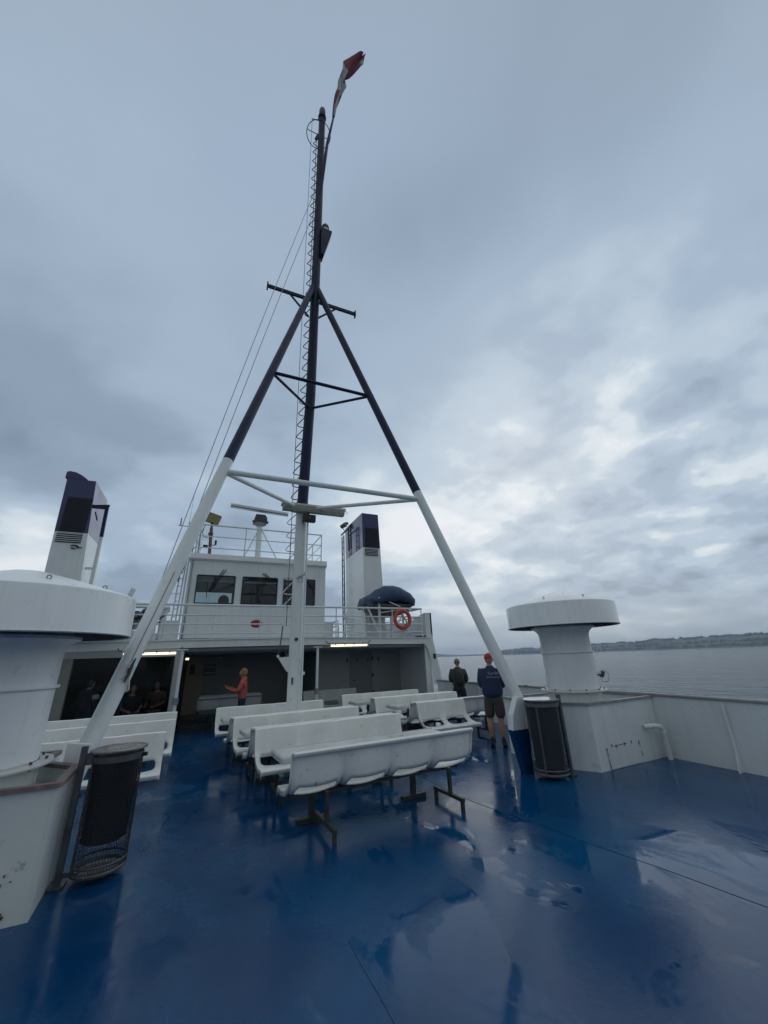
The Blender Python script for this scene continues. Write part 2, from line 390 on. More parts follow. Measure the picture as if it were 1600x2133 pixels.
# ------------------------------------------------------------------ SETTING
HR = 5900.0
b = MB(); n = 96; rings = [0.5, 20, 60, 150, 400, 1000, 2500, HR]
b.lathe([(r, 0) for r in rings], (0, 0, 0), n)
sea = struct(b.build('water', SEA)); sea.location = (0, 0, -9)
b = MB()
b.add([(-5.2, -9, 0), (7.5, -9, 0), (7.5, 30, 0), (-5.2, 30, 0)], [(0, 1, 2, 3)])
deck = struct(b.build('deck', DECK, smooth=False))
b = MB()   # weld seams of the plating
def seam(b, pts, w=.008, h=.002):
    for p, q in zip(pts, pts[1:]): b.bar((p[0], p[1], h/2+.001), (q[0], q[1], h/2+.001), w, h)
sm_pts = lambda x, y0, y1: [(x+.006*math.sin(y*3.1+x)+.004*math.sin(y*7.7), y) for y in [y0+(y1-y0)*i/24 for i in range(25)]]
seam(b, [(3.31+(5.2-y)*.19+.01*math.sin(y*5), y) for y in [5.2-i*.2 for i in range(30)]])
seam(b, sm_pts(1.10, 3.25, -3)); seam(b, sm_pts(3.31, 5.2, 12.5)); seam(b, sm_pts(-.45, 6, 12.5)); seam(b, sm_pts(5.6, 6.8, 12.5))
b.build('deck_seam', DECK, deck, smooth=False)

# hull side below the deck, so the deck is a ship's deck
b = MB()
b.add([(7.56, -9, .02), (7.56, 34, .02), (7.2, 34, -9.2), (7.2, -9, -9.2)], [(0, 1, 2, 3)])
b.add([(-5.26, -9, .02), (-5.26, 34, .02), (-4.9, 34, -9.2), (-4.9, -9, -9.2)], [(3, 2, 1, 0)])
b.add([(-5.26, -9, .02), (7.56, -9, .02), (7.2, -9, -9.2), (-4.9, -9, -9.2)], [(0, 1, 2, 3)])
b.add([(-5.26, 34, .02), (7.56, 34, .02), (7.2, 34, -9.2), (-4.9, 34, -9.2)], [(3, 2, 1, 0)])
tag(b.build('ferry_hull', WHITE2, smooth=False), 'white hull side of the ferry under the blue deck', 'hull')

# distant shore
def shore():
    table = [(20, .02, 5600), (26, .03, 5600), (29.5, .10, 5300), (31, .36, 5200), (32.5, .18, 5100), (34, .08, 5000), (37, .10, 4900), (38.5, .16, 4700),
             (39.6, .34, 4300), (40.6, .58, 4000), (44, .66, 3800), (50, .84, 3500), (55, 1.0, 3300), (58.5, 1.12, 3150), (61, 1.34, 3050), (63.5, 1.28, 3000), (67, 1.34, 2900), (75, 1.0, 2800), (88, .8, 2700), (100, .5, 2700)]
    def interp(a, k):
        for p, q in zip(table, table[1:]):
            if p[0] <= a <= q[0]: return p[k]+(q[k]-p[k])*(a-p[0])/(q[0]-p[0])
        return table[-1][k]
    b = MB(); na, nv = 1300, 9
    vs = []
    for i in range(na):
        a = 20+80*i/(na-1); D = interp(a, 2)+60*noise.noise((a*.4, 3, 0)); H = math.tan(R(interp(a, 1)))*D*(.86+.22*noise.noise((a*.55, 1, 7)))+9
        for j in range(nv):
            u = j/(nv-1); d = D+u*650
            prof = (0, .16, .34, .5, .68, .82, .95, 1.0, .7)[j]
            h = H*prof*(1+.10*noise.noise((a*1.3, u*3, 1)))
            tree = max(0, noise.noise((a*9, u*6, 5))+.15)*11+max(0, noise.noise((a*40, u*6, 2)))*5
            if j in (1, 3, 5, 7): h += tree*(.9 if j == 7 else .7)*min(1, H/26)
            x, y = math.sin(R(a))*d, math.cos(R(a))*d
            vs.append((x, y, -9.3+h if j else -10.2))
    fs = [(i*nv+j, (i+1)*nv+j, (i+1)*nv+j+1, i*nv+j+1) for i in range(na-1) for j in range(nv-1)]
    b.add(vs, fs)
    m = bpy.data.materials.new('wooded_shore'); m.use_nodes = True; t = m.node_tree; p = t.nodes['Principled BSDF']; p.inputs['Roughness'].default_value = .9
    co = t.nodes.new('ShaderNodeTexCoord'); nn = t.nodes.new('ShaderNodeTexNoise'); nn.inputs['Scale'].default_value = .0045; nn.inputs['Detail'].default_value = 6
    t.links.new(co.outputs['Object'], nn.inputs['Vector']); cr = t.nodes.new('ShaderNodeValToRGB'); t.links.new(nn.outputs[0], cr.inputs[0])
    cr.color_ramp.elements[0].position = .42; cr.color_ramp.elements[0].color = (.022, .035, .026, 1)
    cr.color_ramp.elements[1].position = .60; cr.color_ramp.elements[1].color = (.08, .10, .055, 1)
    t.links.new(cr.outputs[0], p.inputs['Base Color'])
    struct(b.build('hills', m))
    # crowns of the wood along the ridge
    b = MB(); rnd = random.Random(4)
    for i in range(1500):
        a = rnd.uniform(39.3, 78); 
        if noise.noise((a*1.1, 7, 0)) < -.18 and rnd.random() < .8: continue
        D = interp(a, 2); H = math.tan(R(interp(a, 1)))*D*(.86+.22*noise.noise((a*.55, 1, 7)))+9; u = rnd.choice((.1, .35, .8, .86, .9)); d = D+u*650
        prof = {.1: .14, .35: .46, .8: .92, .86: .95, .9: .96}[u]; r = rnd.uniform(5, 13)
        c = Vector((math.sin(R(a))*d, math.cos(R(a))*d, -9.3+H*prof+r*.4))
        n0 = len(b.v); b.sphere(c, r, 7, 5, (1, 1, rnd.uniform(.8, 1.25)))
        for k in range(n0, len(b.v)):
            q = b.v[k]; b.v[k] = c+(q-c)*(1+.5*noise.noise(q*.3))
    m2 = mat('woodland_foliage', (.028, .042, .026), .9, var=.4, scale=.05)
    o = b.build('woodland', m2, smooth=False); tag(o, 'dark hazy woodland along the far shore', 'woodland'); o['kind'] = 'stuff'
shore()

# ------------------------------------------------------------------ MAST
def mast():
    t = thing('tripod_mast', 'tall tripod ship mast with white lower and dark navy upper tubes standing amid the benches', 'mast', (1.88, 9.4, 0))
    Xm, Ym = 1.89, 9.4
    TOP = Vector((1.90, 8.88, 22.6))
    def mp(z):                      # centre line of the pole
        if z < 5.2: return Vector((Xm, Ym, z))
        k = (z-5.2)/(22.6-5.2); return Vector((Xm+.10*min(1, k*4)-.09*max(0, k-.25)/.75+.0, Ym-.52*k, z))
    b = MB(); b.tube((Xm, Ym, 0), (Xm, Ym, 5.3), .145, .14, 28); b.lathe([(.0, .012), (.24, .012), (.24, .03), (.15, .06)], (Xm, Ym, 0), 28)
    b.build('lower_pole', WHITE, t)
    b = MB(); b.path([mp(5.3), mp(9), mp(14), mp(18), mp(22.3)], [.14, .14, .14, .135, .125], 24)
    b.build('upper_pole', NAVYM, t)
    b = MB(); b.box((Xm+.12, Ym-.19, .5), (Xm+.15, Ym-.13, 5.2)); b.build('cable_trunk', WHITE, t, smooth=False, bevel=.004)
    J = Vector((1.95, 9.23, 13.44))
    def leg(s):
        F = Vector((1.946+s*3.226, 5.40, 0)); d = J-F
        zc = 5.17 if s > 0 else 5.25
        k = zc/J.z; C = F+d*k; k0 = .004
        b = MB(); b.tube(F+d*k0, C, .098, .098, 24); lg = b.build('leg', WHITE, t)
        b = MB(); b.tube(C, J-d*.012, .0975, .095, 24); b.build('leg_upper', NAVYM, lg)
        return F, d
    FR, dR = leg(1); FL, dL = leg(-1)
    at = lambda F, d, z: F+d*(z/J.z)
    # pedestal and gusset of the right leg
    b = MB(); b.prism([(4.62, .60), (4.66, .82), (4.80, 1.08), (4.94, 1.08), (4.96, .60)], 5.56, 5.68, lambda x, z, y: (x, y, z)); b.build('gusset', WHITE, t, smooth=False, bevel=.008)
    b = MB(); b.prism([(4.76, .0), (4.62, .60), (4.94, .60), (4.92, .0)], 5.555, 5.685, lambda x, z, y: (x, y, z)); b.build('pedestal', DECK, t, smooth=False, bevel=.008)
    b = MB(); b.prism([(-1.10, .30), (-.98, 1.02), (-1.18, 1.05), (-1.20, .3)], 5.42, 5.5, lambda x, z, y: (x, y, z)); b.build('gusset', WHITE, t, smooth=False, bevel=.006)
    # weld seam and cleat on left leg
    b = MB(); off = Vector((.03, -.1, 0)).normalized()*.106
    p0, p1 = at(FL, dL, 1.7)+off, at(FL, dL, 3.0)+off; b.tube(p0, p1, .004, n=5); b.build('seam', RUST, t)
    b = MB(); c = at(FL, dL, 1.72)+Vector((.06, -.10, 0)); b.path([c+Vector((-.03, -.03, -.13)), c+Vector((0, -.045, -.04)), c+Vector((.02, -.045, .05)), c+Vector((.045, -.03, .13))], [.010, .016, .016, .010], 8); b.bar(c, c+Vector((0, -.04, 0)), .03, .05); b.build('cleat', DKGREY, t)
    for z, r, m in ((5.0, .052, WHITE), (8.2, .042, NAVYM)):
        a, c = at(FL, dL, z), at(FR, dR, z)
        b = MB(); b.tube(a, c, r, n=16); b.build('cross_bar', m, t)
        q = mp(z+.35) if z > 6 else mp(5.45)
        for e in (a, c):
            b = MB(); b.tube(e, q, r*.85, n=14); b.build('stay_bar', m, t)
    y = 9.27
    b = MB(); b.bar((.50, y, 12.72), (3.36, y, 12.72), .07, .11); b.box((.47, y-.06, 12.58), (.51, y+.06, 12.84)); b.box((3.35, y-.06, 12.58), (3.39, y+.06, 12.84))
    b.build('yard', NAVYM, t, smooth=False, bevel=.006)
    for x0, x1 in ((1.18, 1.80), (2.70, 2.06)):
        b = MB(); b.bar((x0, y, 12.68), (x1, y, 11.98), .04, .05); b.build('yard_brace', NAVYM, t, smooth=False)
    # step irons: one bent rod each, on the left of the pole
    z = 2.55; k = 0
    while z < 20.9:
        st_ = .35 if z < 5.5 else .35+.012*(z-5.5)
        p = mp(z); q = mp(z+st_*.92)
        w = .24 if z < 5.2 else .19
        b = MB(); b.path([p+Vector((-.12, 0, 0)), p+Vector((-.12-w*.8, -.02, 0)), p+Vector((-.12-w, -.02, .035)), p+Vector((-.12-w*.86, -.02, .09)), q+Vector((-.12, 0, .0))], .013, 6)
        b.build('step_iron', WHITE if z < 5.15 else NAVYM, t); z += st_
    b = MB(); b.path([mp(13)+Vector((-.19, -.02, 0)), mp(20.9)+Vector((-.19, -.02, 0))], .011, 6); b.build('ladder_rail', NAVYM, t)
    # masthead
    b = MB(); b.lathe([(.0, 0), (.16, 0), (.16, .10), (.11, .12), (.11, .2)], (1.90, 8.88, 22.25), 20); b.build('masthead_platform', NAVYM, t)
    b = MB(); b.lathe([(0, 0), (.11, 0), (.13, .06), (.13, .30), (.11, .42), (.06, .50), (.0, .52)], (1.90, 8.88, 22.45), 20); b.tube((1.93, 8.88, 22.95), (1.94, 8.88, 23.12), .015); b.build('masthead_light', DKGREY, t)
    b = MB(); b.torus((1.80, 8.95, 21.2), .46, .015, 40, 6, 'z'); b.bar((1.35, 8.95, 21.2), (1.80, 8.95, 21.2), .02, .02); b.bar((1.8, 8.95, 21.2), (2.25, 8.95, 21.2), .02, .02); b.bar((1.7, 8.95, 20.8), (1.8, 8.95, 21.2), .05, .1); b.build('antenna_ring', NAVYM, t)
    b = MB(); b.bar((1.5, 8.95, 22.05), (1.85, 8.95, 22.2), .02, .03); b.build('halyard_arm', NAVYM, t)
    # lamp bracket half way up
    p = mp(15.6)
    b = MB(); b.prism([(.10, -1.1), (.20, -1.1), (.46, .1), (.46, .2), (.08, .2)], -.16, .16, lambda x, z, y_: (p.x+x, p.y-.05+y_, p.z+z)); b.build('lamp_bracket', NAVYM, t, smooth=False, bevel=.01)
    b = MB(); b.lathe([(0, 0), (.12, 0), (.12, .07), (.10, .08), (.10, .22), (.13, .23), (.12, .33), (.05, .4), (.02, .42), (.02, .5), (0, .5)], (p.x+.26, p.y-.05, p.z+.2), 18); b.build('running_light', DKGREY, t)
    b = MB(); b.lathe([(.103, .09), (.103, .21)], (p.x+.26, p.y-.05, p.z+.2), 18); b.build('light_lens', mat('lens_pale', (.5, .55, .5), .2), t)
    # work lamp tube on the cross bar and little box lamp beneath it
    b = MB(); a = Vector((1.32, 9.08, 5.36)); c = Vector((2.96, 9.08, 5.36))
    b.prism([(-.07, -.10), (.07, -.10), (.10, -.02), (.09, .03), (-.09, .03), (-.10, -.02)], a.x+.03, c.x-.03, lambda yy, zz, x: (x, a.y+yy, a.z+zz)); lf = b.build('strip_lamp', CREAM, t, smooth=False, bevel=.008)
    b = MB(); b.prism([(-.105, .035), (.105, .035), (.085, .10), (-.085, .10)], a.x, c.x, lambda yy, zz, x: (x, a.y+yy, a.z+zz))
    for i in range(6): b.box((a.x+.12+i*.27, a.y-.115, a.z+.0), (a.x+.15+i*.27, a.y-.1, a.z+.07))
    b.path([(c.x, a.y-.02, a.z+.02), (c.x+.05, a.y-.02, a.z+.05), (c.x+.07, a.y-.02, a.z), (c.x+.03, a.y-.02, a.z-.03)], .008, 6)
    b.build('lamp_cover', LAMPH, lf, smooth=False)
    b = MB(); b.box((1.86, 9.02, 5.02), (2.18, 9.16, 5.20)); b.bar((2.0, 9.1, 5.2), (2.0, 9.1, 5.3), .05, .05); bl = b.build('box_lamp', BLACK, t, smooth=False, bevel=.008)
    b = MB(); b.sphere((2.02, 9.015, 5.11), .02, 8, 6); b.build('lens', GREYM, bl)
    # halyard bracket, fittings near deck
    b = MB(); b.prism([(1.50, 1.84), (1.76, 1.86), (1.76, 1.52), (1.70, 1.55)], 9.36, 9.385, lambda x, z, y_: (x, y_, z)); b.tube((1.50, 9.35, 1.87), (1.50, 9.40, 1.87), .03, n=10); b.build('halyard_bracket', WHITE, t, smooth=False)
    b = MB(); b.tube((1.86, 9.27, 2.22), (1.86, 9.20, 2.22), .035, n=12); b.torus((1.86, 9.19, 2.22), .03, .009, 14, 6, 'y'); b.build('block', DKGREY, t)
    b = MB(); b.path([(1.72, 9.3, 1.9), (1.66, 9.25, 1.88), (1.64, 9.24, 1.95)], .012, 6); b.build('hook', DKGREY, t)
    b = MB(); b.box((1.80, 9.235, 1.28), (1.83, 9.262, 1.42)); b.build('slot', BLACK, t, smooth=False)
    b = MB(); b.box((2.03, 9.30, 1.46), (2.10, 9.37, 1.53)); b.box((2.045, 9.31, 1.62), (2.06, 9.33, 1.86)); b.build('junction_box', RAILW, t, smooth=False, bevel=.005)
    b = MB(); b.path([(1.80, 9.25, 3.62), (1.88, 9.22, 3.66), (1.98, 9.23, 3.70), (2.02, 9.27, 3.78)], .02, 6); b.torus((1.9, 9.23, 3.58), .06, .008, 16, 6, 'y'); b.build('rope_clamp', LAMPH, t)
    # gaff
    b = MB(); b.path([(1.92, 9.02, 17.0), (2.08, 8.62, 20.2), (2.33, 8.5, 22.4)], [.07, .055, .03], 12); b.build('gaff', NAVYM, t)
    return t

MAST = mast()

def rope(name, pts, r, m, label, cat='rope', group=None):
    b = MB(); b.path(pts, r, 5); return tag(b.build(name, m), label, cat, group)
def sag(p, q, s, n=14):
    p, q = Vector(p), Vector(q); return [p.lerp(q, i/n)-Vector((0, 0, s*4*(i/n)*(1-i/n))) for i in range(n+1)]
rope('halyard', sag((1.80, 8.95, 17.9), (-1.02, 8.6, 2.9), -.25), .009, ROPE, 'outer pale halyard running from the upper mast down behind the left leg', 'rope', 'halyards on the left of the mast')
rope('halyard', sag((1.84, 8.95, 16.9), (-.86, 8.6, 2.9), -.22), .009, ROPE, 'inner pale halyard running beside the first one down behind the left leg', 'rope', 'halyards on the left of the mast')
rope('halyard', sag((1.52, 8.95, 22.0), (1.60, 9.1, 2.5), .0), .008, WIREM, 'near vertical dark wire hanging left of the mast pole and its ladder')
rope('halyard', [(1.56, 9.32, 2.52), (1.54, 9.34, 2.2), (1.50, 9.36, 1.9)], .014, DKGREY, 'short rigging screw at the bottom of the vertical wire above the mast bracket')

def cord():
    c = Vector((-.82, 5.80, 1.70))
    b = MB(); b.path([c+Vector((.0, 0, .10)), c+Vector((-.02, -.03, -.02)), c+Vector((.03, -.02, -.1)), c+Vector((.04, -.02, -.20)), c+Vector((.02, -.02, -.22)), c+Vector((.01, -.02, -.12)), c+Vector((.05, -.03, .05)), c+Vector((.03, -.02, .13))], .009, 6)
    b.path([c+Vector((-.05, -.05, -.08)), c+Vector((.0, -.05, -.02)), c+Vector((.05, -.03, .03))], .009, 6)
    tag(b.build('rope_end', mat('white_rope', (.6, .6, .56), .8)), 'short white rope end tied round the cleat of the left mast leg', 'rope')
cord()

# ------------------------------------------------------------------ FLAG
def flag():
    # a ribbon of cloth twisted by the wind; (centre, half-width vector)
    ctrl = [((2.27, 8.5, 21.9), (.05, .02, .01)), ((2.33, 8.48, 22.6), (.09, .06, .01)), ((2.42, 8.46, 23.3), (.11, .12, .03)), ((2.50, 8.44, 23.9), (.12, .10, .05)),
            ((2.57, 8.42, 24.35), (.24, .08, .10)), ((2.60, 8.40, 24.8), (.20, .20, .05)), ((2.64, 8.38, 25.2), (.06, .28, -.06)), ((2.76, 8.36, 25.6), (.22, .22, -.22)),
            ((2.90, 8.34, 26.0), (.33, .12, -.34)), ((3.08, 8.30, 26.3), (.32, .06, -.42)), ((3.28, 8.26, 26.65), (.24, .04, -.44)), ((3.44, 8.22, 27.0), (.18, .06, -.40)), ((3.54, 8.20, 27.3), (.06, .06, -.20))]
    def cr(p0, p1, p2, p3, t): return .5*((2*p1)+(-p0+p2)*t+(2*p0-5*p1+4*p2-p3)*t*t+(-p0+3*p1-3*p2+p3)*t**3)
    P = [(Vector(a), Vector(c)) for a, c in ctrl]; rows = []
    for i in range(len(P)-1):
        for k in range(7):
            t = k/7; g = lambda j, m: P[max(0, min(len(P)-1, j))][m]
            rows.append((cr(g(i-1, 0), g(i, 0), g(i+1, 0), g(i+2, 0), t), cr(g(i-1, 1), g(i, 1), g(i+1, 1), g(i+2, 1), t)))
    rows.append(P[-1]); nv = 16; b = MB(); vs = []
    for i, (c, h) in enumerate(rows):
        h = h*(.95-.42*i/len(rows))
        nr = h.cross(Vector((.3, 0, 1))).normalized()
        for j in range(nv+1):
            s = -1+2*j/nv; vs.append(c+h*s+nr*(.05+.05*i/len(rows))*math.sin(s*4+i*.16))
    fs = []; 
    WH = mat('flag_white', (.42, .46, .50), .8, var=.06); RD = mat('flag_red', (.24, .05, .075), .8, var=.1)
    b.use(RD); b.use(WH); b.v = vs
    nr_ = len(rows)
    for i in range(nr_-1):
        for j in range(nv):
            s = (j+.5)/nv; u = i/nr_
            white = (.34 < s < .6 and u < .50) or (.22 < u < .37) or (.44 < u < .56 and s < .62) or (.80 < u < .86 and s > .7)
            b.f.append([i*(nv+1)+j, i*(nv+1)+j+1, (i+1)*(nv+1)+j+1, (i+1)*(nv+1)+j]); b.m.append(1 if white else 0)
    o = b.build('flag', None, solid=.012)
    tag(o, 'red and white flag twisted by the wind above the gaff of the mast', 'flag')
flag()

# ------------------------------------------------------------------ DECKHOUSE
XR, XL, YF, ZB, ZT = 7.32, -5.2, 12.6, 2.22, 2.42
def camber(x): return -.035*((x-2.2)/5.2)**2*1.6
def deckhouse():
    t = thing('deckhouse', 'white deckhouse with an open sheltered seating area under its roof deck', 'deckhouse', (2, YF, 0))
    b = MB(); n = 26; xs = [XL+(XR-XL)*i/n for i in range(n+1)]
    for x0, x1 in zip(xs, xs[1:]):
        c0, c1 = camber(x0), camber(x1)
        vs = [(x0, YF, ZB+c0), (x1, YF, ZB+c1), (x1, YF, ZT+c1), (x0, YF, ZT+c0), (x0, 30, ZB+c0), (x1, 30, ZB+c1), (x1, 30, ZT+c1), (x0, 30, ZT+c0)]
        b.add(vs, [(0, 1, 2, 3), (3, 2, 6, 7), (4, 5, 1, 0)])
    b.add([(XR, YF, ZB+camber(XR)), (XR, 30, ZB+camber(XR)), (XR, 30, ZT+camber(XR)), (XR, YF, ZT+camber(XR))], [(0, 1, 2, 3)])
    b.build('roof', WHITE, t, smooth=False)
    b = MB(); b2 = MB()
    for x0, x1 in zip(xs, xs[1:]):
        b.bar(((x0), YF-.012, ZT+camber(x0)+.012), (x1, YF-.012, ZT+camber(x1)+.012), .06, .03)
        b2.bar((x0, YF+.25, ZB+camber(x0)-.05), (x1, YF+.25, ZB+camber(x1)-.05), .06, .09)
    b.build('roof_edge', RAILW, t, smooth=False); b2.build('roof_girder', INNER, t, smooth=False)
    for y in (13.6, 14.8, 16.2):
        b = MB(); b.box((-.5, y, 2.08), (XR-.1, y+.08, 2.175)); b.build('roof_beam', INNER, t, smooth=False)
    # back walls of the sheltered area
    b = MB(); b.box((-.6, 17.9, 0), (3.9, 18.0, 2.2)); b.box((3.9, 15.1, 0), (4.0, 18, 2.2)); b.box((4.0, 15.1, 0), (XR, 15.2, 2.2)); b.build('back_wall', INNER, t, smooth=False)
    b = MB(); b.box((-.59, 17.86, 0.02), (.0, 17.895, 2.15)); b.build('lamplit_beige_panel', BEIGE, t, smooth=False)  # yellow lamp light on this stretch of wall, painted into the panel colour
    # right side wall and the flared wing plate at its front
    b = MB(); b.box((XR-.04, YF+.02, 0), (XR, 30, 2.2)); b.box((XR-.22, YF+.05, 0), (XR-.04, YF+.13, 2.2)); b.build('side_wall', WHITE, t, smooth=False)
    b = MB(); b.prism([(7.0, 2.22), (XR-.02, 2.40), (XR+.02, 2.40), (7.62, .88), (7.36, .88), (7.30, 1.6), (7.16, 2.05)], YF-.03, YF+.0, lambda x, z, y: (x, y, z)); b.build('wing_plate', WHITE2, t, smooth=False)
    b = MB(); b.bar((XR+.03, YF-.02, 2.40), (7.64, YF-.02, .88), .09, .03, (0, 1, 0)); b.build('wing_flange', WHITE, t, smooth=False)
    b = MB(); b.box((7.38, YF-.07, 1.68), (7.46, YF-.03, 1.84)); b.build('wing_fitting', BLACK, t, smooth=False)
    # door in the right back wall
    b = MB(); b.box((5.15, 15.06, .1), (6.05, 15.095, 2.0)); d = b.build('door', mat('door_grey', (.22, .24, .25), .5), t, smooth=False, bevel=.01)
    b = MB()
    for z in (.5, 1.1, 1.7): b.box((6.02, 15.03, z), (6.1, 15.06, z+.12))
    b.path([(5.25, 15.05, 1.0), (5.25, 15.0, 1.0), (5.36, 15.0, 1.0)], .012, 6); b.build('handle', DKGREY, d)
    b = MB()
    for x in (5.0, 5.4, 5.85, 6.3): b.box((x, 15.05, 1.66), (x+.05, 15.09, 1.78))
    b.build('hook', DKGREY, t, smooth=False)
    b = MB(); b.box((3.70, 17.0, 1.2), (3.74, 17.03, 2.0)); b.build('wall_strip', RAILW, t, smooth=False)
    # lounge on the left: frame wall, window, side wall
    b = MB(); b.box((XL, YF+.02, 0), (-3.35, YF+.10, 2.2)); b.box((-3.35, YF+.02, 0), (-.62, YF+.10, .40)); b.box((-3.35, YF+.02, 2.0), (-.62, YF+.10, 2.2)); b.box((-.74, YF+.02, .4), (-.62, YF+.10, 2.0))
    b.build('lounge_wall', INNER, t, smooth=False)
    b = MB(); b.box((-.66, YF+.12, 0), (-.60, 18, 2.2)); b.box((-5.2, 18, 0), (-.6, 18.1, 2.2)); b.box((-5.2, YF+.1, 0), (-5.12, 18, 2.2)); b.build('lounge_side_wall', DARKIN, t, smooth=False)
    b = MB(); b.box((-3.35, YF+.01, .40), (-3.02, YF+.14, 2.0)); fr = b.build('window_frame', mat('olive_grey_frame', (.21, .22, .18), .5), t, smooth=False)
    b = MB(); b.box((-1.85, YF+.085, .40), (-1.82, YF+.12, 2.0)); b.build('mullion', DARKIN, fr, smooth=False)
    b = MB(); b.box((-3.02, YF+.07, .40), (-.74, YF+.08, 2.0)); b.build('pane', GLASSL, fr, smooth=False)
    b = MB(); b.box((-1.95, YF+.4, .0), (-.85, YF+.9, .55)); b.build('window_seat', BENCHG, t, smooth=False, bevel=.02)
    # lockers and casings on the roof deck, left of the wheelhouse
    b = MB(); b.box((-1.2, 13.2, 2.43), (-.82, 13.68, 3.0)); b.box((-4.9, 13.1, 2.42), (-1.9, 13.6, 2.72)); b.box((-2.4, 12.9, 2.42), (-1.35, 13.5, 2.62)); b.build('roof_locker', WHITE2, t, smooth=False, bevel=.01)
    b = MB(); b.box((3.74, 13.8, 2.42), (4.05, 14.6, 2.98)); b.box((3.72, 13.76, 2.98), (4.15, 14.64, 3.03)); b.build('roof_casing', WHITE2, t, smooth=False, bevel=.01)
    # wing screen at the right end
    b = MB(); b.box((7.24, 12.72, 2.36), (7.50, 12.76, 3.26)); b.prism([(12.72, 2.36), (12.72, 3.26), (13.2, 3.3), (14.9, 3.0), (14.9, 2.36)], 7.44, 7.50, lambda y, z, x: (x, y, z)); b.box((6.55, 14.86, 2.38), (7.44, 14.9, 3.05)); b.build('wing_screen', WHITE2, t, smooth=False, bevel=.01)
    b = MB(); b.box((6.9, 12.75, 2.41), (7.25, 12.95, 2.46)); b.build('mat', BLACK, t, smooth=False)
    b = MB(); b.box((-.7, 12.98, 2.41), (3.6, 13.10, 2.475)); b.build('deck_drain', NAVY, t, smooth=False)
deckhouse()

def post(x, y, zt, label):
    t = thing('roof_post', label, 'post', (x, y, 0), 'posts under the roof edge')
    b = MB(); b.tube((0, 0, 0), (0, 0, zt), .042, n=16); b.lathe([(0, .01), (.09, .01), (.09, .02), (.042, .03)], (0, 0, 0), 16); b.build('tube', RAILW, t, local=True)
    b = MB(); b.tube((0, 0, .82), (0, 0, .98), .072, n=16); b.build('collar', GREYM, t, local=True)
    b = MB(); b.box((-.13, -.07, zt-.03), (.13, .07, zt)); b.build('head_plate', RAILW, t, smooth=False, local=True)
    for o in t.children: o.location = (0, 0, 0)
post(-.56, 12.2, 2.16, 'white roof post with a grey collar beside the left bench block')
post(3.19, 12.45, 2.16, 'white roof post with a grey collar standing right of the mast')
post(-.66, 13.3, 2.1, 'dim grey roof post just behind the left white one')

# upper railing along the roof edge
def railing(name, label, pts, posts, zs, rtop=.032, rmid=.020, base=None):
    t = thing(name, label, 'railing', pts[0] if base is None else base)
    for i, z in enumerate(zs):
        b = MB(); b.path([Vector(p)+Vector((0, 0, z)) for p in pts], rtop if i == 0 else rmid, 8); b.build('rail', RAILW, t)
    for p in posts:
        b = MB(); b.tube(Vector(p), Vector(p)+Vector((0, 0, zs[0])), .019, n=8); b.box((p[0]-.015, p[1]-.03, p[2]), (p[0]+.02, p[1]+.01, p[2]+.08)); b.build('post', RAILW, t)
    return t
zr = 2.42
railing('roof_railing', 'white four bar railing along the front edge of the roof deck', [(-4.9, 12.66, zr), (-1.6, 12.66, zr), (-1.45, 12.66, zr), (-.9, 12.66, zr), (3.8, 12.66, zr), (7.08, 12.66, zr)],
        [(x, 12.66, zr) for x in (-4.6, -3.6, -2.6, -1.35, -.87, .12, 1.44, 2.5, 3.84, 4.80, 5.89, 7.05)], (.97, .68, .43, .17))
railing('side_railing', 'white railing returning aft on the right beside the boat', [(7.05, 12.70, zr), (5.95, 18, zr)], [(6.7, 14.4, zr), (6.3, 16.2, zr)], (.97, .68, .43, .17))
railing('stair_railing', 'small white railing round the stair opening beside the right funnel', [(4.10, 13.3, zr), (4.2, 15.8, zr), (4.9, 15.8, zr)], [(4.10, 13.3, zr), (4.14, 14.1, zr), (4.18, 14.9, zr), (4.2, 15.8, zr), (4.9, 15.8, zr)], (.62, .42, .2), .016, .012)
b = MB(); b.add([(4.30, 13.3, 2.5), (4.34, 13.3, 2.5), (5.02, 15.0, 3.4), (4.98, 15.0, 3.4), (4.30, 13.3, 2.72), (4.34, 13.3, 2.72), (5.02, 15.0, 3.6), (4.98, 15.0, 3.6)], [(0, 3, 2, 1), (4, 5, 6, 7), (0, 1, 5, 4), (1, 2, 6, 5), (2, 3, 7, 6), (3, 0, 4, 7)])
for i in range(7): b.box((4.35+i*.1, 13.3+i*.24, 2.56+i*.125), (4.75+i*.08, 13.5+i*.24, 2.58+i*.125))
tag(b.build('stair', WHITE, smooth=False), 'white sloping stair string between the wheelhouse and the right funnel', 'stair')

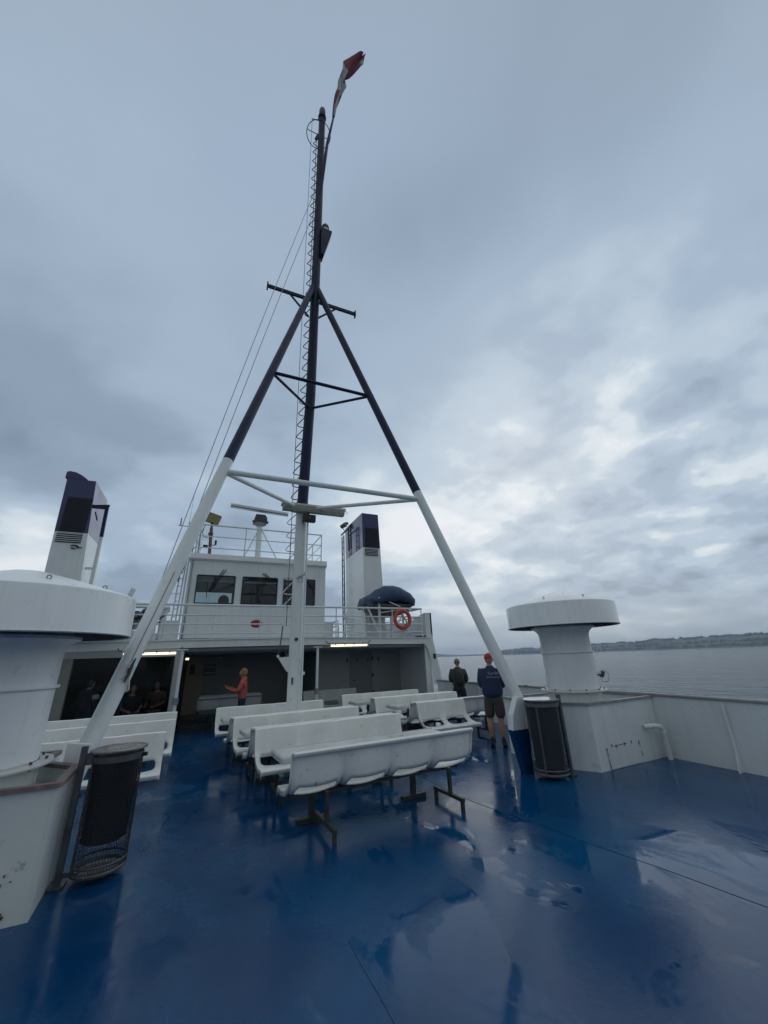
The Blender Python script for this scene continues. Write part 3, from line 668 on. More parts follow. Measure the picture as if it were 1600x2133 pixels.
# ------------------------------------------------------------------ WHEELHOUSE
def wheelhouse():
    X0, X1, Y0, Y1, Z0, Z1 = -.78, 3.73, 13.7, 17.5, 2.42, 4.98
    t = thing('wheelhouse', 'white wheelhouse with three dark windows above the roof deck', 'wheelhouse', (1.5, Y0, Z0))
    wins = [(-.50, .64), (.89, 2.02), (2.25, 3.34)]; za, zb = 3.58, 4.47
    b = MB(); th = .06
    b.box((X0, Y0, Z0), (X1, Y0+th, za)); b.box((X0, Y0, zb), (X1, Y0+th, Z1))
    xs = [X0]+[v for w in wins for v in w]+[X1]
    for i in range(0, len(xs), 2): b.box((xs[i], Y0, za), (xs[i+1], Y0+th, zb))
    b.box((X0, Y0+th, Z0), (X0+th, Y1, Z1)); b.box((X1-th, Y0+th, Z0), (X1, Y1, 3.6)); b.box((X1-th, Y0+th, 4.4), (X1, Y1, Z1)); b.box((X1-th, Y0+1.2, 3.6), (X1, Y1, 4.4)); b.box((X1-th, Y0+th, 3.6), (X1, Y0+.35, 4.4))
    b.box((X0+th, Y1-th, Z0), (X1-th, Y1, 4.02)); b.box((X0+th, Y1-th, 4.52), (X1-th, Y1, Z1)); b.box((.75, Y1-th, 4.02), (X1-th, Y1, 4.52)); b.box((X0+th, Y1-th, 4.02), (-.62, Y1, 4.52))
    b.build('wall', WHITE, t, smooth=False)
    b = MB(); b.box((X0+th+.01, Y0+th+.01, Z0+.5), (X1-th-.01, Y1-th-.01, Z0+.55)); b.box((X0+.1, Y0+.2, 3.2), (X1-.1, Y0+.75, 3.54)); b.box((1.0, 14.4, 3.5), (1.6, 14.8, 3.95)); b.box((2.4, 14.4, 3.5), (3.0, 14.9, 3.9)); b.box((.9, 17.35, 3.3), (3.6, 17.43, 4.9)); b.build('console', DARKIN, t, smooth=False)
    b = MB(); b.sphere((.42, 16.4, 4.05), .20, 14, 10, (1, .7, 1.1)); b.box((.2, 16.2, 3.0), (.75, 16.6, 3.95)); b.build('helm_chair', BLACK, t, bevel=.03)
    # roof with sloped front fascia
    b = MB(); b.prism([(Y0-.10, 5.00), (Y0-.06, 5.18), (Y0+.1, 5.22), (Y1+.1, 5.22), (Y1+.1, 5.0), (Y0+.02, 4.93)], X0-.03, X1+.03, lambda y, z, x: (x, y, z)); b.build('roof', WHITE, t, smooth=False, bevel=.01)
    for i, (a, c) in enumerate(wins):
        b = MB(); w = .045
        for p, q in (((a, za), (c, za)), ((c, za), (c, zb)), ((c, zb), (a, zb)), ((a, zb), (a, za))):
            b.bar((p[0], Y0-.008, p[1]), (q[0], Y0-.008, q[1]), .035 if p[1] == q[1] else .035, .03, (0, 1, 0))
        f = b.build('window', RAILW if False else BLACK, t, smooth=False)
        b = MB(); b.box((a, Y0+.015, za), (c, Y0+.022, zb)); b.build('pane', GLASS, f, smooth=False)
        b = MB(); b.bar((a-.03, Y0-.02, za-.035), (c+.03, Y0-.02, za-.035), .05, .03); b.build('sill', WHITE, f, smooth=False)
        # wipers
        b = MB(); wx = (.10, 1.60, 2.85)[i]; s = (-1, 1, 1)[i]
        if i == 0:
            b.tube((wx+.16, Y0-.05, 4.68), (wx-.22, Y0-.05, 3.98), .015, n=6); b.tube((wx+.24, Y0-.05, 4.68), (wx-.14, Y0-.05, 4.05), .015, n=6); b.tube((wx-.28, Y0-.04, 4.25), (wx-.27, Y0-.04, 3.75), .012, n=6)
        elif i == 1:
            b.tube((1.50, Y0-.05, 4.62), (1.72, Y0-.05, 4.42), .015, n=6); b.tube((1.58, Y0-.05, 4.62), (1.80, Y0-.05, 4.42), .015, n=6); b.tube((1.55, Y0-.04, 4.44), (2.0, Y0-.04, 4.42), .012, n=6)
        else:
            b.tube((2.95, Y0-.05, 4.52), (3.24, Y0-.05, 4.15), .015, n=6); b.tube((3.02, Y0-.05, 4.50), (3.3, Y0-.05, 4.15), .015, n=6); b.tube((3.27, Y0-.04, 4.4), (3.29, Y0-.04, 3.95), .012, n=6)
        b.build('wiper', BLACK, f)
    # red oval plate on the front
    b = MB(); b.lathe([(0, -.012), (.17, -.012), (.19, 0), (0, 0)], (0, 0, 0), 28, 'y'); 
    b.v = [Vector((v.x*1.0+1.43, v.y+Y0-.005, v.z*.66+2.95)) for v in b.v]; b.build('red_plate', DKRED, t)
        # mullion plates and a conduit
    b = MB(); b.tube((-.70, Y0-.03, 2.45), (-.70, Y0-.03, 4.95), .018, n=8); b.build('conduit', GREYM, t)
    # poles, ladder and lamps on the left side of the wheelhouse
    b = MB()
    for x in (-1.10, -.98): b.tube((x, 13.95, 2.42), (x+.10, 13.95, 5.9), .022, n=8)
    for i in range(14): b.tube((-1.09+i*.007, 13.95, 2.7+i*.24), (-.97+i*.007, 13.95, 2.7+i*.24), .015, n=6)
    b.tube((-.86, 13.9, 2.42), (-.84, 13.9, 5.1), .028, n=8)
    b.build('side_ladder', RAILW, t)
    b = MB(); b.tube((-1.75, 13.9, 3.2), (-1.02, 13.9, 4.7), .02, n=8); b.tube((-1.42, 13.9, 3.9), (-1.0, 13.9, 3.88), .012, n=6); b.tube((-1.9, 13.9, 2.6), (-1.3, 13.9, 3.1), .025, n=8); b.build('stay', RAILW, t)
    b = MB(); b.tube((-1.10, 13.85, 4.28), (-1.10, 13.85, 4.5), .065, n=12); b.box((-1.24, 13.8, 4.52), (-.98, 13.9, 4.56)); b.tube((-.99, 13.85, 4.65), (-.99, 13.85, 4.78), .05, n=12); b.build('side_lamp', DKGREY, t)
wheelhouse()
railing('wheelhouse_railing', 'white three bar railing round the wheelhouse roof', [(3.57, 17.3, 5.22), (3.57, 13.78, 5.22), (-.68, 13.78, 5.22), (-.68, 17.3, 5.22)],
        [(3.57, 13.78, 5.22), (2.42, 13.78, 5.22), (.85, 13.78, 5.22), (-.68, 13.78, 5.22), (3.57, 15.2, 5.22), (3.57, 17.2, 5.22), (-.68, 15.4, 5.22), (-.68, 17.2, 5.22)], (1.0, .60, .20), .027, .018)

def radar():
    t = thing('radar_scanner', 'white bar radar scanner on a braced pedestal above the wheelhouse', 'radar', (1.42, 15, 5.22))
    b = MB(); b.tube((1.42, 15, 5.22), (1.40, 15, 6.78), .11, .10, 20); b.build('pedestal', WHITE, t)
    for x in (.82, 2.25):
        b = MB(); b.tube((x, 14.9, 5.22), (1.42, 14.95, 6.70), .022, n=8); b.build('brace', RAILW, t)
    b = MB(); b.lathe([(0, 0), (.12, 0), (.20, .06), (.24, .12), (0, .12)], (1.40, 15, 6.74), 20); b.build('collar', GREYM, t)
    b = MB(); b.prism([(-.26, .0), (.26, .0), (.24, .22), (.16, .33), (-.18, .33), (-.22, .2)], 14.80, 15.25, lambda x, z, y: (1.40+x, y, 6.86+z)); b.box((1.10, 14.78, 6.83), (1.18, 14.9, 6.92)); b.box((1.62, 14.78, 6.83), (1.70, 14.9, 6.92)); b.build('gearbox', DKGREY, t, smooth=False, bevel=.02)
    b = MB(); d = Vector((2.22, .25, -.04)); a = Vector((.26, 14.85, 7.42)); b.bar(a, a+d, .16, .11); b.bar(a+Vector((0, -.03, .07)), a+d+Vector((0, -.03, .07)), .10, .03); sc = b.build('scanner_bar', WHITE, t, smooth=False, bevel=.012)
    b = MB(); b.bar(a+Vector((.01, -.088, -.03)), a+d+Vector((-.01, -.088, -.03)), .01, .035); b.build('scanner_slot', DKGREY, sc, smooth=False)
radar()
def searchlight():
    t = thing('searchlight', 'square yellowish searchlight on a rusty orange post at the wheelhouse roof corner', 'searchlight', (-.25, 14.5, 5.22))
    b = MB(); b.tube((-.25, 14.5, 5.22), (-.30, 14.5, 6.35), .055, n=14); b.build('post', ORANGE, t)
    b = MB(); b.tube((-.30, 14.5, 6.3), (-.30, 14.5, 6.55), .04, n=10); b.box((-.38, 14.44, 6.08), (-.22, 14.56, 6.16)); b.build('swivel', DKGREY, t)
    b = MB(); M_ = Matrix.Rotation(R(17), 3, 'Y')
    b.box((-.20, -.13, -.16), (.22, .13, .18)); b.v = [M_ @ v+Vector((-.26, 14.48, 6.68)) for v in b.v]; h = b.build('lamp_head', YELLOW, t, smooth=False, bevel=.02)
    b = MB()
    for i in range(6): b.box((-.25, -.12, -.16+i*.06), (-.20, .12, -.135+i*.06))
    b.v = [M_ @ v+Vector((-.26, 14.48, 6.68)) for v in b.v]; b.build('cooling_fin', BLACK, h, smooth=False)
    b = MB(); b.path([(-.50, 14.5, 6.5), (-.58, 14.5, 6.2), (-.52, 14.5, 6.0), (-.32, 14.5, 5.95)], .012, 6); b.build('cable', BLACK, t)
    b = MB(); b.path([(-.22, 14.5, 5.72), (-.12, 14.5, 5.72), (-.1, 14.5, 5.74)], .014, 6); b.tube((-.1, 14.5, 5.74), (-.1, 14.5, 5.90), .035, n=10); b.box((-.50, 14.45, 5.60), (-.34, 14.52, 5.70)); b.build('small_lamp', BLACK, t)
searchlight()
def aerials():
    t = thing('aerial_cluster', 'cluster of thin grey aerials and brackets at the left corner of the wheelhouse roof', 'aerial', (-1.0, 14.3, 5.2))
    b = MB()
    for x, z0, z1 in ((-.62, 5.22, 6.9), (-.80, 4.9, 6.2), (-.95, 4.8, 5.7), (-.70, 5.22, 6.3)): b.tube((x, 14.3, z0), (x+.02, 14.3, z1), .018, .010, 8)
    b.build('whip', GREYM, t)
    b = MB(); b.tube((-1.35, 14.3, 6.28), (-.66, 14.3, 6.25), .014, n=6); b.tube((-1.28, 14.3, 6.28), (-1.28, 14.3, 6.55), .022, n=8); b.tube((-1.02, 14.3, 6.27), (-1.02, 14.3, 6.45), .015, n=6); b.tube((-1.02, 14.3, 6.45), (-1.0, 14.3, 7.4), .005, n=5)
    b.path([(-.8, 14.3, 5.5), (-1.0, 14.3, 5.2), (-1.05, 14.2, 4.9), (-1.0, 14.2, 4.6)], .016, 6); b.path([(-.7, 14.3, 5.6), (-.9, 14.3, 5.3), (-.98, 14.2, 4.8)], .014, 6)
    for i in range(5): b.torus((-.58, 14.25, 5.5+i*.17), .05, .008, 12, 5, 'y')
    b.build('bracket', GREYM, t)
aerials()

# ------------------------------------------------------------------ FUNNELS
def funnel(x0, x1, xt0, xt1, yf, yb, zt, label, left):
    t = thing('funnel', label, 'funnel', ((x0+x1)/2, yf, 2.42), 'funnels behind the wheelhouse')
    zs = 5.95 if not left else 5.66
    def lerp(a, b_, k): return a+(b_-a)*k
    def ring(z, yo=0):
        k = (z-2.42)/(zt-2.42); a, c = lerp(x0, xt0, k), lerp(x1, xt1, k); return a, c
    def shell(z0, z1, m, nm, top=False, par=t):
        b = MB(); a0, c0 = ring(z0); a1, c1 = ring(z1); zb = z1
        b.add([(a0, yf, z0), (c0, yf, z0), (c0, yb, z0), (a0, yb, z0), (a1, yf, z1), (c1, yf, z1), (c1, yb, zb), (a1, yb, zb)],
              [(0, 1, 5, 4), (1, 2, 6, 5), (2, 3, 7, 6), (3, 0, 4, 7)]+([(4, 5, 6, 7)] if top else []))
        return b.build(nm, m, par, smooth=False)
    shell(2.42, zs, VENTW, 'lower_casing'); shell(zs, zt, NAVY, 'upper_casing', True)
    a, c = ring(zs+.5)
    b = MB(); g0, g1 = ring(6.3); b.box((g0+.12, yf-.02, zs+.03), (g1-.06, yf-.004, zt-.62))
    for i in range(18): b.box((g0+.14, yf-.03, zs+.06+i*(zt-.7-zs)/18), (g1-.08, yf-.02, zs+.085+i*(zt-.7-zs)/18))
    b.build('grille', GLASSDARK, t, smooth=False)
    b = MB()
    for i in range(5): b.bar((a+.10, yf-.03, zs-.05-i*.06), (c-.10, yf-.03, zs-.05-i*.06), .05, .014, (0, -.5, 1))
    lv = b.build('louvre', WHITE, t, smooth=False)
    b = MB(); b.box((a+.09, yf-.012, zs-.33), (c-.09, yf-.003, zs-.02)); b.build('louvre_back', BLACK, lv, smooth=False)
    return t
f1 = funnel(-4.47, -3.50, -4.62, -3.86, 14, 15.7, 7.42, 'left funnel with a navy top and white lower casing carrying a small black bird emblem', True)
f2 = funnel(5.39, 6.23, 5.31, 6.03, 14, 16.2, 7.42, 'right funnel with a navy top behind the blue covered boat', False)
b = MB(); pts = [(0, 0), (.18, .07), (.35, .16), (.50, .27), (.56, .30)]  # rounded cowl on the left funnel
b.prism([(-4.70, 7.44), (-4.70, 7.66), (-4.62, 7.70), (-4.45, 7.68), (-4.28, 7.60), (-4.14, 7.50), (-4.08, 7.43)], 14.05, 14.9, lambda x, z, y: (x, y, z)); b.build('cowl', NAVY, f1, smooth=False, bevel=.02)
b = MB()   # bird emblem, flat on the front
f = lambda pts_: b.prism([(-4.06+u*.40, 5.20+v*.40) for u, v in pts_], 13.965, 13.985, lambda x, z, y: (x, y, z))
f([(-.12, .10), (.08, .18), (.34, .17), (.46, .08), (.42, -.08), (.36, -.10), (.38, .02), (.28, .06), (.18, .10)]); f([(-.02, .0), (.10, -.04), (.22, -.08), (.30, -.04), (.24, -.14), (.06, -.16)]); f([(.46, .03), (.66, .03), (.66, -.02), (.46, -.03)])
b.build('bird_emblem', LOGO, f1, smooth=False)
b = MB(); b.bar((-3.36, 14.1, 2.6), (-3.40, 14.1, 5.6), .09, .09); b.bar((-3.62, 14.1, 4.6), (-3.37, 14.1, 4.6), .05, .07); b.build('side_frame', WHITE, f1, smooth=False)
b = MB(); b.bar((-3.40, 14.1, 5.6), (-3.43, 14.1, 6.62), .09, .09); b.bar((-3.82, 14.1, 6.58), (-3.38, 14.1, 6.58), .07, .09); b.bar((-3.8, 14.3, 6.68), (-3.40, 14.2, 6.70), .06, .06); b.bar((-3.70, 14.06, 6.4), (-3.66, 14.3, 6.2), .03, .03); b.build('side_frame_top', NAVYM, f1, smooth=False)
# ladder, lamp on the right funnel
b = MB()
for y in (15.9, 16.15): b.tube((5.22, y, 2.6), (5.14, y, 7.0), .025, n=6)
for i in range(15): b.tube((5.22-i*.005, 15.9, 2.8+i*.28), (5.22-i*.005, 16.15, 2.8+i*.28), .014, n=6)
b.tube((5.15, 14.9, 6.1), (5.13, 14.9, 7.1), .03, n=6); b.tube((5.15, 15.2, 6.1), (5.13, 15.2, 7.1), .03, n=6)
for i in range(4): b.tube((5.14, 14.9, 6.25+i*.25), (5.14, 15.2, 6.25+i*.25), .015, n=6)
b.bar((5.12, 14.9, 7.1), (5.12, 16.2, 7.1), .05, .05)
b.build('funnel_ladder', NAVYM, f2)
b = MB(); b.tube((5.05, 16.0, 7.42), (5.20, 15.8, 7.5), .09, .11, 14); b.bar((5.2, 15.9, 7.2), (5.1, 16.0, 7.4), .03, .03); b.bar((5.15, 15.9, 7.55), (5.35, 15.9, 7.6), .05, .12); b.build('flood_lamp', DKGREY, f2)

# ------------------------------------------------------------------ BOAT under tarpaulin
def boat(cx, cy, cz, sx, label, w=1.05, L_=2.4, hh=.70, d=True):
    t = thing('covered_boat', label, 'boat', (cx, cy, 2.42), 'boats under blue covers')
    b = MB(); n, m = 26, 18; vs = []
    for i in range(n+1):
        u = -1+2*i/n; e = max(.02, (1-abs(u)**2.4))**.5
        for j in range(m+1):
            a = PI*j/m; x = w*e*math.cos(a)*(1+.03*math.sin(9*u+a*5)); z = hh*e**.6*max(0, math.sin(a))**.75
            z += .05*noise.noise((u*4, a*3, 1))-.10*(abs(math.cos(a)) > .93)*.6
            vs.append((cx+x*(1-.12*u), cy+u*L_*.5, cz+z-.12*math.cos(a)*sx))
    b.add(vs, [(i*(m+1)+j, i*(m+1)+j+1, (i+1)*(m+1)+j+1, (i+1)*(m+1)+j) for i in range(n) for j in range(m)])
    b.build('tarpaulin', TARP, t, solid=.015)
    b = MB(); vs = []
    for i in range(n+1):
        u = -1+2*i/n; e = max(.02, (1-abs(u)**2.4))**.5
        for j in range(m+1):
            a = PI+PI*j/m; vs.append((cx+w*.93*e*math.cos(a), cy+u*L_*.48, cz+.03+.52*e**.5*math.sin(a)))
    b.add(vs, [(i*(m+1)+j, i*(m+1)+j+1, (i+1)*(m+1)+j+1, (i+1)*(m+1)+j) for i in range(n) for j in range(m)])
    b.build('hull', DKGREY, t, solid=.01)
    if d:
        b = MB(); b.tube((cx-.62, cy-1.4, 2.42), (cx-.68, cy-1.4, 3.95), .05, n=10); b.bar((cx-.55, cy-1.35, 3.9), (cx+.5, cy-1.2, 3.55), .04, .04); b.bar((cx-1.1, cy-1.35, 3.4), (cx-.3, cy-1.35, 2.45), .05, .05); b.tube((cx-1.2, cy-1.2, 2.42), (cx-1.2, cy-1.2, 3.3), .025, n=8); b.bar((cx-.2, cy-1.2, 3.3), (cx+.7, cy-1.2, 3.5), .05, .04); b.build('davit', RAILW, t)
    return t
def rescue_boat():
    t = thing('covered_boat', 'rescue boat under a dark blue tarpaulin beside the right funnel', 'boat', (5.95, 13.3, 2.42), 'boats under blue covers')
    out = [(4.93, 3.50), (5.02, 3.74), (5.33, 3.89), (5.56, 4.04), (5.88, 4.16), (6.17, 4.16), (6.53, 4.10), (6.80, 3.97), (6.98, 3.76), (6.94, 3.53)]
    b = MB(); n, vs = 22, []
    pts = []
    for (x0, z0), (x1, z1) in zip(out, out[1:]):
        for k in range(4): pts.append((x0+(x1-x0)*k/4, z0+(z1-z0)*k/4))
    pts.append(out[-1]); m = len(pts)
    for i in range(n+1):
        u = -1+2*i/n; e = max(.0, 1-abs(u)**3.2)**.45
        for x, z in pts:
            q = Vector((5.95+(x-5.95)*(.80+.20*e), 13.32+u*.62, 3.45+(z-3.45)*1.16*(.25+.75*e)))
            q += Vector((.03*noise.noise((x*3, u*4, 1)), .05*noise.noise((x*5, z*5, u)), .055*noise.noise((x*4.5, u*2.5, 3))*(1.6 if x < 5.6 else .7)))
            vs.append(q)
    b.add(vs, [(i*m+j, i*m+j+1, (i+1)*m+j+1, (i+1)*m+j) for i in range(n) for j in range(m-1)])
    b.build('tarpaulin', TARP, t, solid=.015)
    b = MB(); vs = []
    for i in range(n+1):
        u = -1+2*i/n; e = max(.02, 1-abs(u)**2.6)**.5
        for j in range(17):
            a = PI+PI*j/16; vs.append((5.95+.92*(.75+.25*e)*math.cos(a), 13.32+u*.58, 3.56+.42*e*math.sin(a)))
    b.add(vs, [(i*17+j, i*17+j+1, (i+1)*17+j+1, (i+1)*17+j) for i in range(n) for j in range(16)])
    b.add(vs[:17], [tuple(range(17))]); b.add(vs[-17:], [tuple(range(17))])
    b.build('hull', DKGREY, t)
    b = MB(); b.tube((5.46, 12.78, 2.42), (5.44, 12.78, 3.78), .045, n=10); b.bar((5.0, 12.78, 3.45), (5.45, 12.78, 2.5), .05, .05); b.bar((5.5, 12.76, 3.76), (6.25, 12.72, 3.46), .035, .03); b.bar((5.5, 12.78, 3.25), (6.5, 12.74, 3.40), .035, .03); b.build('davit', RAILW, t)
    for q in ((5.5, 13.9), (6.4, 13.9), (6.4, 12.85)):
        b = MB(); b.bar((q[0], q[1], 2.42), (q[0], q[1], 3.3), .05, .05); b.build('cradle_leg', RAILW, t, smooth=False)
rescue_boat()
boat(-2.9, 12.2, 2.88, -1, 'dark blue covered boat top just showing over the left ventilator', .75, 1.6, .50, False)

# lifebuoy
def lifebuoy():
    t = thing('lifebuoy', 'orange red lifebuoy hanging on the roof deck railing', 'lifebuoy', (6.23, 12.56, 3.0))
    b = MB(); b.torus((6.23, 12.56, 3.01), .29, .068, 40, 14, 'y'); b.build('ring', RED, t)
    b = MB(); b.bar((6.23, 12.54, 3.19), (6.04, 12.54, 2.84), .05, .02, (0, 1, 0)); b.bar((6.23, 12.54, 3.19), (6.43, 12.54, 2.84), .05, .02, (0, 1, 0)); b.bar((6.1, 12.54, 2.86), (6.4, 12.54, 2.86), .02, .02, (0, 1, 0)); b.build('holder', RAILW, t, smooth=False)
    b = MB(); b.path([(6.0, 12.50, 2.80), (6.08, 12.48, 2.66), (6.2, 12.48, 2.60), (6.32, 12.48, 2.66), (6.36, 12.48, 2.60)], .008, 6); b.path([(6.2, 12.52, 3.14), (6.3, 12.5, 3.0), (6.36, 12.5, 2.86)], .012, 6); b.build('grab_line', BLACK, t)
lifebuoy()

# left winch / davit gear between ventilator and wheelhouse
def winch():
    t = thing('boat_davit', 'white boat davit with dark winch gear on the left of the roof deck', 'davit', (-1.7, 13.4, 2.42))
    b = MB(); b.bar((-2.42, 14, 3.45), (-2.24, 14, 4.02), .12, .14, (0, 1, 0)); b.build('davit_arm', WHITE, t, smooth=False, bevel=.01)
    b = MB(); b.bar((-1.45, 13.4, 3.45), (-1.20, 13.4, 3.2), .30, .22, (0, 1, 0)); b.tube((-1.25, 13.3, 2.42), (-1.25, 13.3, 3.35), .09, n=14); b.build('winch_housing', WHITE2, t, bevel=.02)
    b = MB()
    for x, z, r in ((-1.95, 3.12, .16), (-1.72, 3.22, .13), (-1.62, 2.98, .12), (-2.05, 2.90, .15), (-1.45, 3.20, .12)): b.tube((x, 13.3, z), (x+.05, 13.7, z+.02), r, n=14)
    b.build('winch_drum', GREYM, t)
    b = MB(); 
    for p, q in (((-1.75, 13.2, 2.75), (-1.2, 13.2, 3.15)), ((-1.9, 13.25, 3.0), (-1.3, 13.25, 3.3)), ((-1.7, 13.2, 2.62), (-1.3, 13.2, 2.95)), ((-2.1, 13.2, 3.02), (-1.8, 13.2, 3.1))): b.bar(p, q, .03, .035)
    b.torus((-1.95, 13.26, 3.12), .08, .018, 18, 6, 'y'); b.box((-1.78, 13.2, 3.1), (-1.68, 13.3, 3.25)); b.build('brake_lever', BLACK, t)
    b = MB(); b.tube((-2.2, 13.15, 3.38), (-1.1, 13.15, 3.36), .045, n=10); b.build('cross_tube', RAILW, t)
winch()
b = MB(); b.box((-2.38, 12.7, 2.42), (-2.28, 12.75, 2.56)); tag(b.build('yellow_box', mat('yellow_green_paint', (.42, .42, .05), .5), smooth=False, bevel=.01), 'small yellow green box at the roof edge left of the mast leg', 'box')

# ------------------------------------------------------------------ LAMPS under the roof edge
def fluoro(x0, x1, y, z, label, r=.028):
    t = thing('fluorescent_lamp', label, 'lamp', ((x0+x1)/2, y, z), 'lit strip lamps under the roof edge')
    b = MB(); b.prism([(-.06, .03), (.06, .03), (.045, .10), (-.045, .10)], x0-.03, x1+.03, lambda yy, zz, x: (x, y+yy, z+zz))
    b.box((x0-.05, y-.05, z-.03), (x0, y+.05, z+.05)); b.box((x1, y-.05, z-.03), (x1+.05, y+.05, z+.05)); b.build('housing', LAMPH, t, smooth=False)
    b = MB(); b.tube((x0, y-.01, z), (x1, y-.01, z), r, n=12); b.build('tube', TUBE, t)
    b = MB()
    for k in range(4): b.box((x0+.15+k*(x1-x0-.3)/3-.01, y-.065, z+.0), (x0+.15+k*(x1-x0-.3)/3+.01, y-.03, z+.07))
    b.path([(x0-.05, y, z+.06), (x0-.12, y, z+.1), (x0-.15, y+.05, z+.15)], .014, 6); b.path([(x1+.05, y, z+.06), (x1+.1, y, z+.12), (x1+.14, y+.05, z+.15)], .012, 6)
    b.build('clip', DKGREY, t, smooth=False)
fluoro(-1.93, -.72, 12.38, 2.07, 'lit warm strip lamp under the roof edge behind the left mast leg')
fluoro(3.58, 4.80, 12.38, 2.17, 'lit warm strip lamp under the roof edge right of the mast')
fluoro(-.80, -.50, 16.0, 1.96, 'short lit lamp on the ceiling deep inside near the notices', .035)

def flat(name, x0, x1, z0, z1, y, m, label, inner=None):
    b = MB(); b.box((x0, y, z0), (x1, y+.02, z1)); o = b.build(name, m, smooth=False); tag(o, label, 'notice')
    if inner:
        b = MB()
        for (a, c, d, e, mm) in inner:
            b.use(mm).box((x0+(x1-x0)*a, y-.006, z0+(z1-z0)*c), (x0+(x1-x0)*d, y-.001, z0+(z1-z0)*e))
        b.build('print', None, o, smooth=False)
flat('safety_notice', -.46, -.30, 1.42, 1.76, 17.83, BLACK, 'tall dark framed safety notice on the inner back wall', [(.15, .1, .85, .9, mat('notice_dull', (.16, .15, .10), .6)), (.3, .4, .7, .7, BLACK)])
flat('paper_notice', -.56, -.49, 1.36, 1.62, 17.83, PAPER, 'yellowish paper notice beside the white roof post')
flat('timetable_board', .02, .46, 1.35, 1.76, 17.86, mat('board_blue', (.045, .06, .07), .4), 'dark timetable board with two pale bars on the inner back wall', [(.08, .70, .92, .80, GREYM), (.08, .12, .92, .28, GREYM)])
b = MB(); b.tube((-.5, 17.6, 1.98), (.62, 17.6, 1.98), .012, n=6); b.tube((.62, 17.6, 1.98), (.62, 17.6, 1.8), .012, n=6); b.tube((.45, 17.58, 1.985), (.62, 17.58, 1.985), .018, n=6); tag(b.build('ceiling_pipe', RAILW), 'thin pale pipe running under the ceiling above the timetable board', 'pipe')

# ------------------------------------------------------------------ BENCHES
SW = .60
def shell_mesh(ns, mname, m):
    prof = [(.030, .800), (.034, .832), (.018, .846), (-.004, .838), (-.018, .78), (-.034, .70), (-.050, .62), (-.066, .56), (-.080, .515),
            (-.092, .478), (-.108, .448), (-.135, .425), (-.175, .413), (-.22, .410), (-.32, .410), (-.42, .418), (-.50, .432), (-.545, .430), (-.566, .412), (-.570, .372)]
    bulge = [0, 0, 0, .1, .3, .5, .7, .85, 1, 1, .9, .7, .5, .35, .3, .3, .2, .1, 0, 0]
    nc = 16; j0, j1 = 8, 13; cL, cR = 2, 14
    vs = []; cols = nc*ns+1
    for i in range(cols):
        s = min(i // nc, ns-1); lc = i-s*nc
        for j, (y, z) in enumerate(prof):
            u = lc/nc
            if j0 <= j <= j1 and lc in (cL, cR, cL-1, cR+1):
                q = abs((j-(j0+j1)/2)/((j1-j0)/2)); hw = .385-.05*q**4
                if lc == cL: u = .5-hw
                elif lc == cR: u = .5+hw
                elif lc == cL-1: u = (.5-hw)/2
                else: u = (1+.5+hw)/2
            sp = math.sin(PI*min(max(u, 0), 1))**.55
            off = .042*bulge[j]*sp
            ty, tz = (off, -off*.35) if j < 11 else (0, -off*.8)
            zz = z+tz-(.006*(1-sp) if 2 <= j <= 3 else 0)
            wv = {8: .3, 9: .6, 10: .9, 11: 1, 12: .9, 13: .6, 14: .3}.get(j, 0)*(1-sp)
            zz += .060*wv; ty -= .035*wv
            vs.append((s*SW+u*SW, y+ty-(.014*(1-sp) if 3 <= j <= 10 else 0), zz))
    b = MB(); k = len(prof); fs = []
    for i in range(cols-1):
        lc = i % nc
        for j in range(k-1):
            if j0 <= j < j1 and cL <= lc < cR: continue
            fs.append((i*k+j, i*k+j+1, (i+1)*k+j+1, (i+1)*k+j))
    b.add(vs, fs)
    # side flanges
    for i, sx in ((0, 0), (cols-1, 0)):
        for j in range(2, k-1):
            p, q = Vector(vs[i*k+j]), Vector(vs[i*k+j+1]); d = (q-p).normalized(); nn = Vector((0, -d.z, d.y)); nn = nn if nn.y > -.2 and nn.z < .3 else -nn
            def offp(v, w): return Vector(v)+w
            a0 = Vector((0, .032, 0)) if j < 9 else (Vector((0, .02, -.03)) if j < 12 else Vector((0, 0, -.045)))
            a1 = Vector((0, .032, 0)) if j+1 < 9 else (Vector((0, .02, -.03)) if j+1 < 12 else Vector((0, 0, -.045)))
            b.add([p, q, q+a1, p+a0], [(0, 1, 2, 3)])
    return b
def make_bench(ns, grey=False, group='white plastic benches on the open deck'):
    W_ = ns*SW; t = thing('bench', 'x', 'bench', (0, 0, 0), group)
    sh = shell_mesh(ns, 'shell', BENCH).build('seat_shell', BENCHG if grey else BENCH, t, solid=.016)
    for x in (.30, W_-.45):
        b = MB(); b.box((x-.021, -.185, .11), (x+.021, -.143, .40)); b.build('leg', STEEL, t, smooth=False, bevel=.004)
        b = MB(); b.box((x-.022, -.52, .085), (x+.022, .10, .125)); b.box((x-.02, -.51, 0), (x+.02, -.47, .10)); b.box((x-.02, .05, 0), (x+.02, .09, .10)); b.box((x-.02, -.45, .362), (x+.02, -.14, .386)); b.build('foot_beam', STEEL, t, smooth=False, bevel=.004)
    b = MB(); b.box((.08, -.30, .358), (W_-.08, -.26, .385)); b.box((.08, -.45, .358), (W_-.08, -.42, .385)); b.build('seat_rail', STEEL, t, smooth=False)
    return t
GB = 'white plastic benches on the open deck'
base4 = make_bench(4); used = [False]
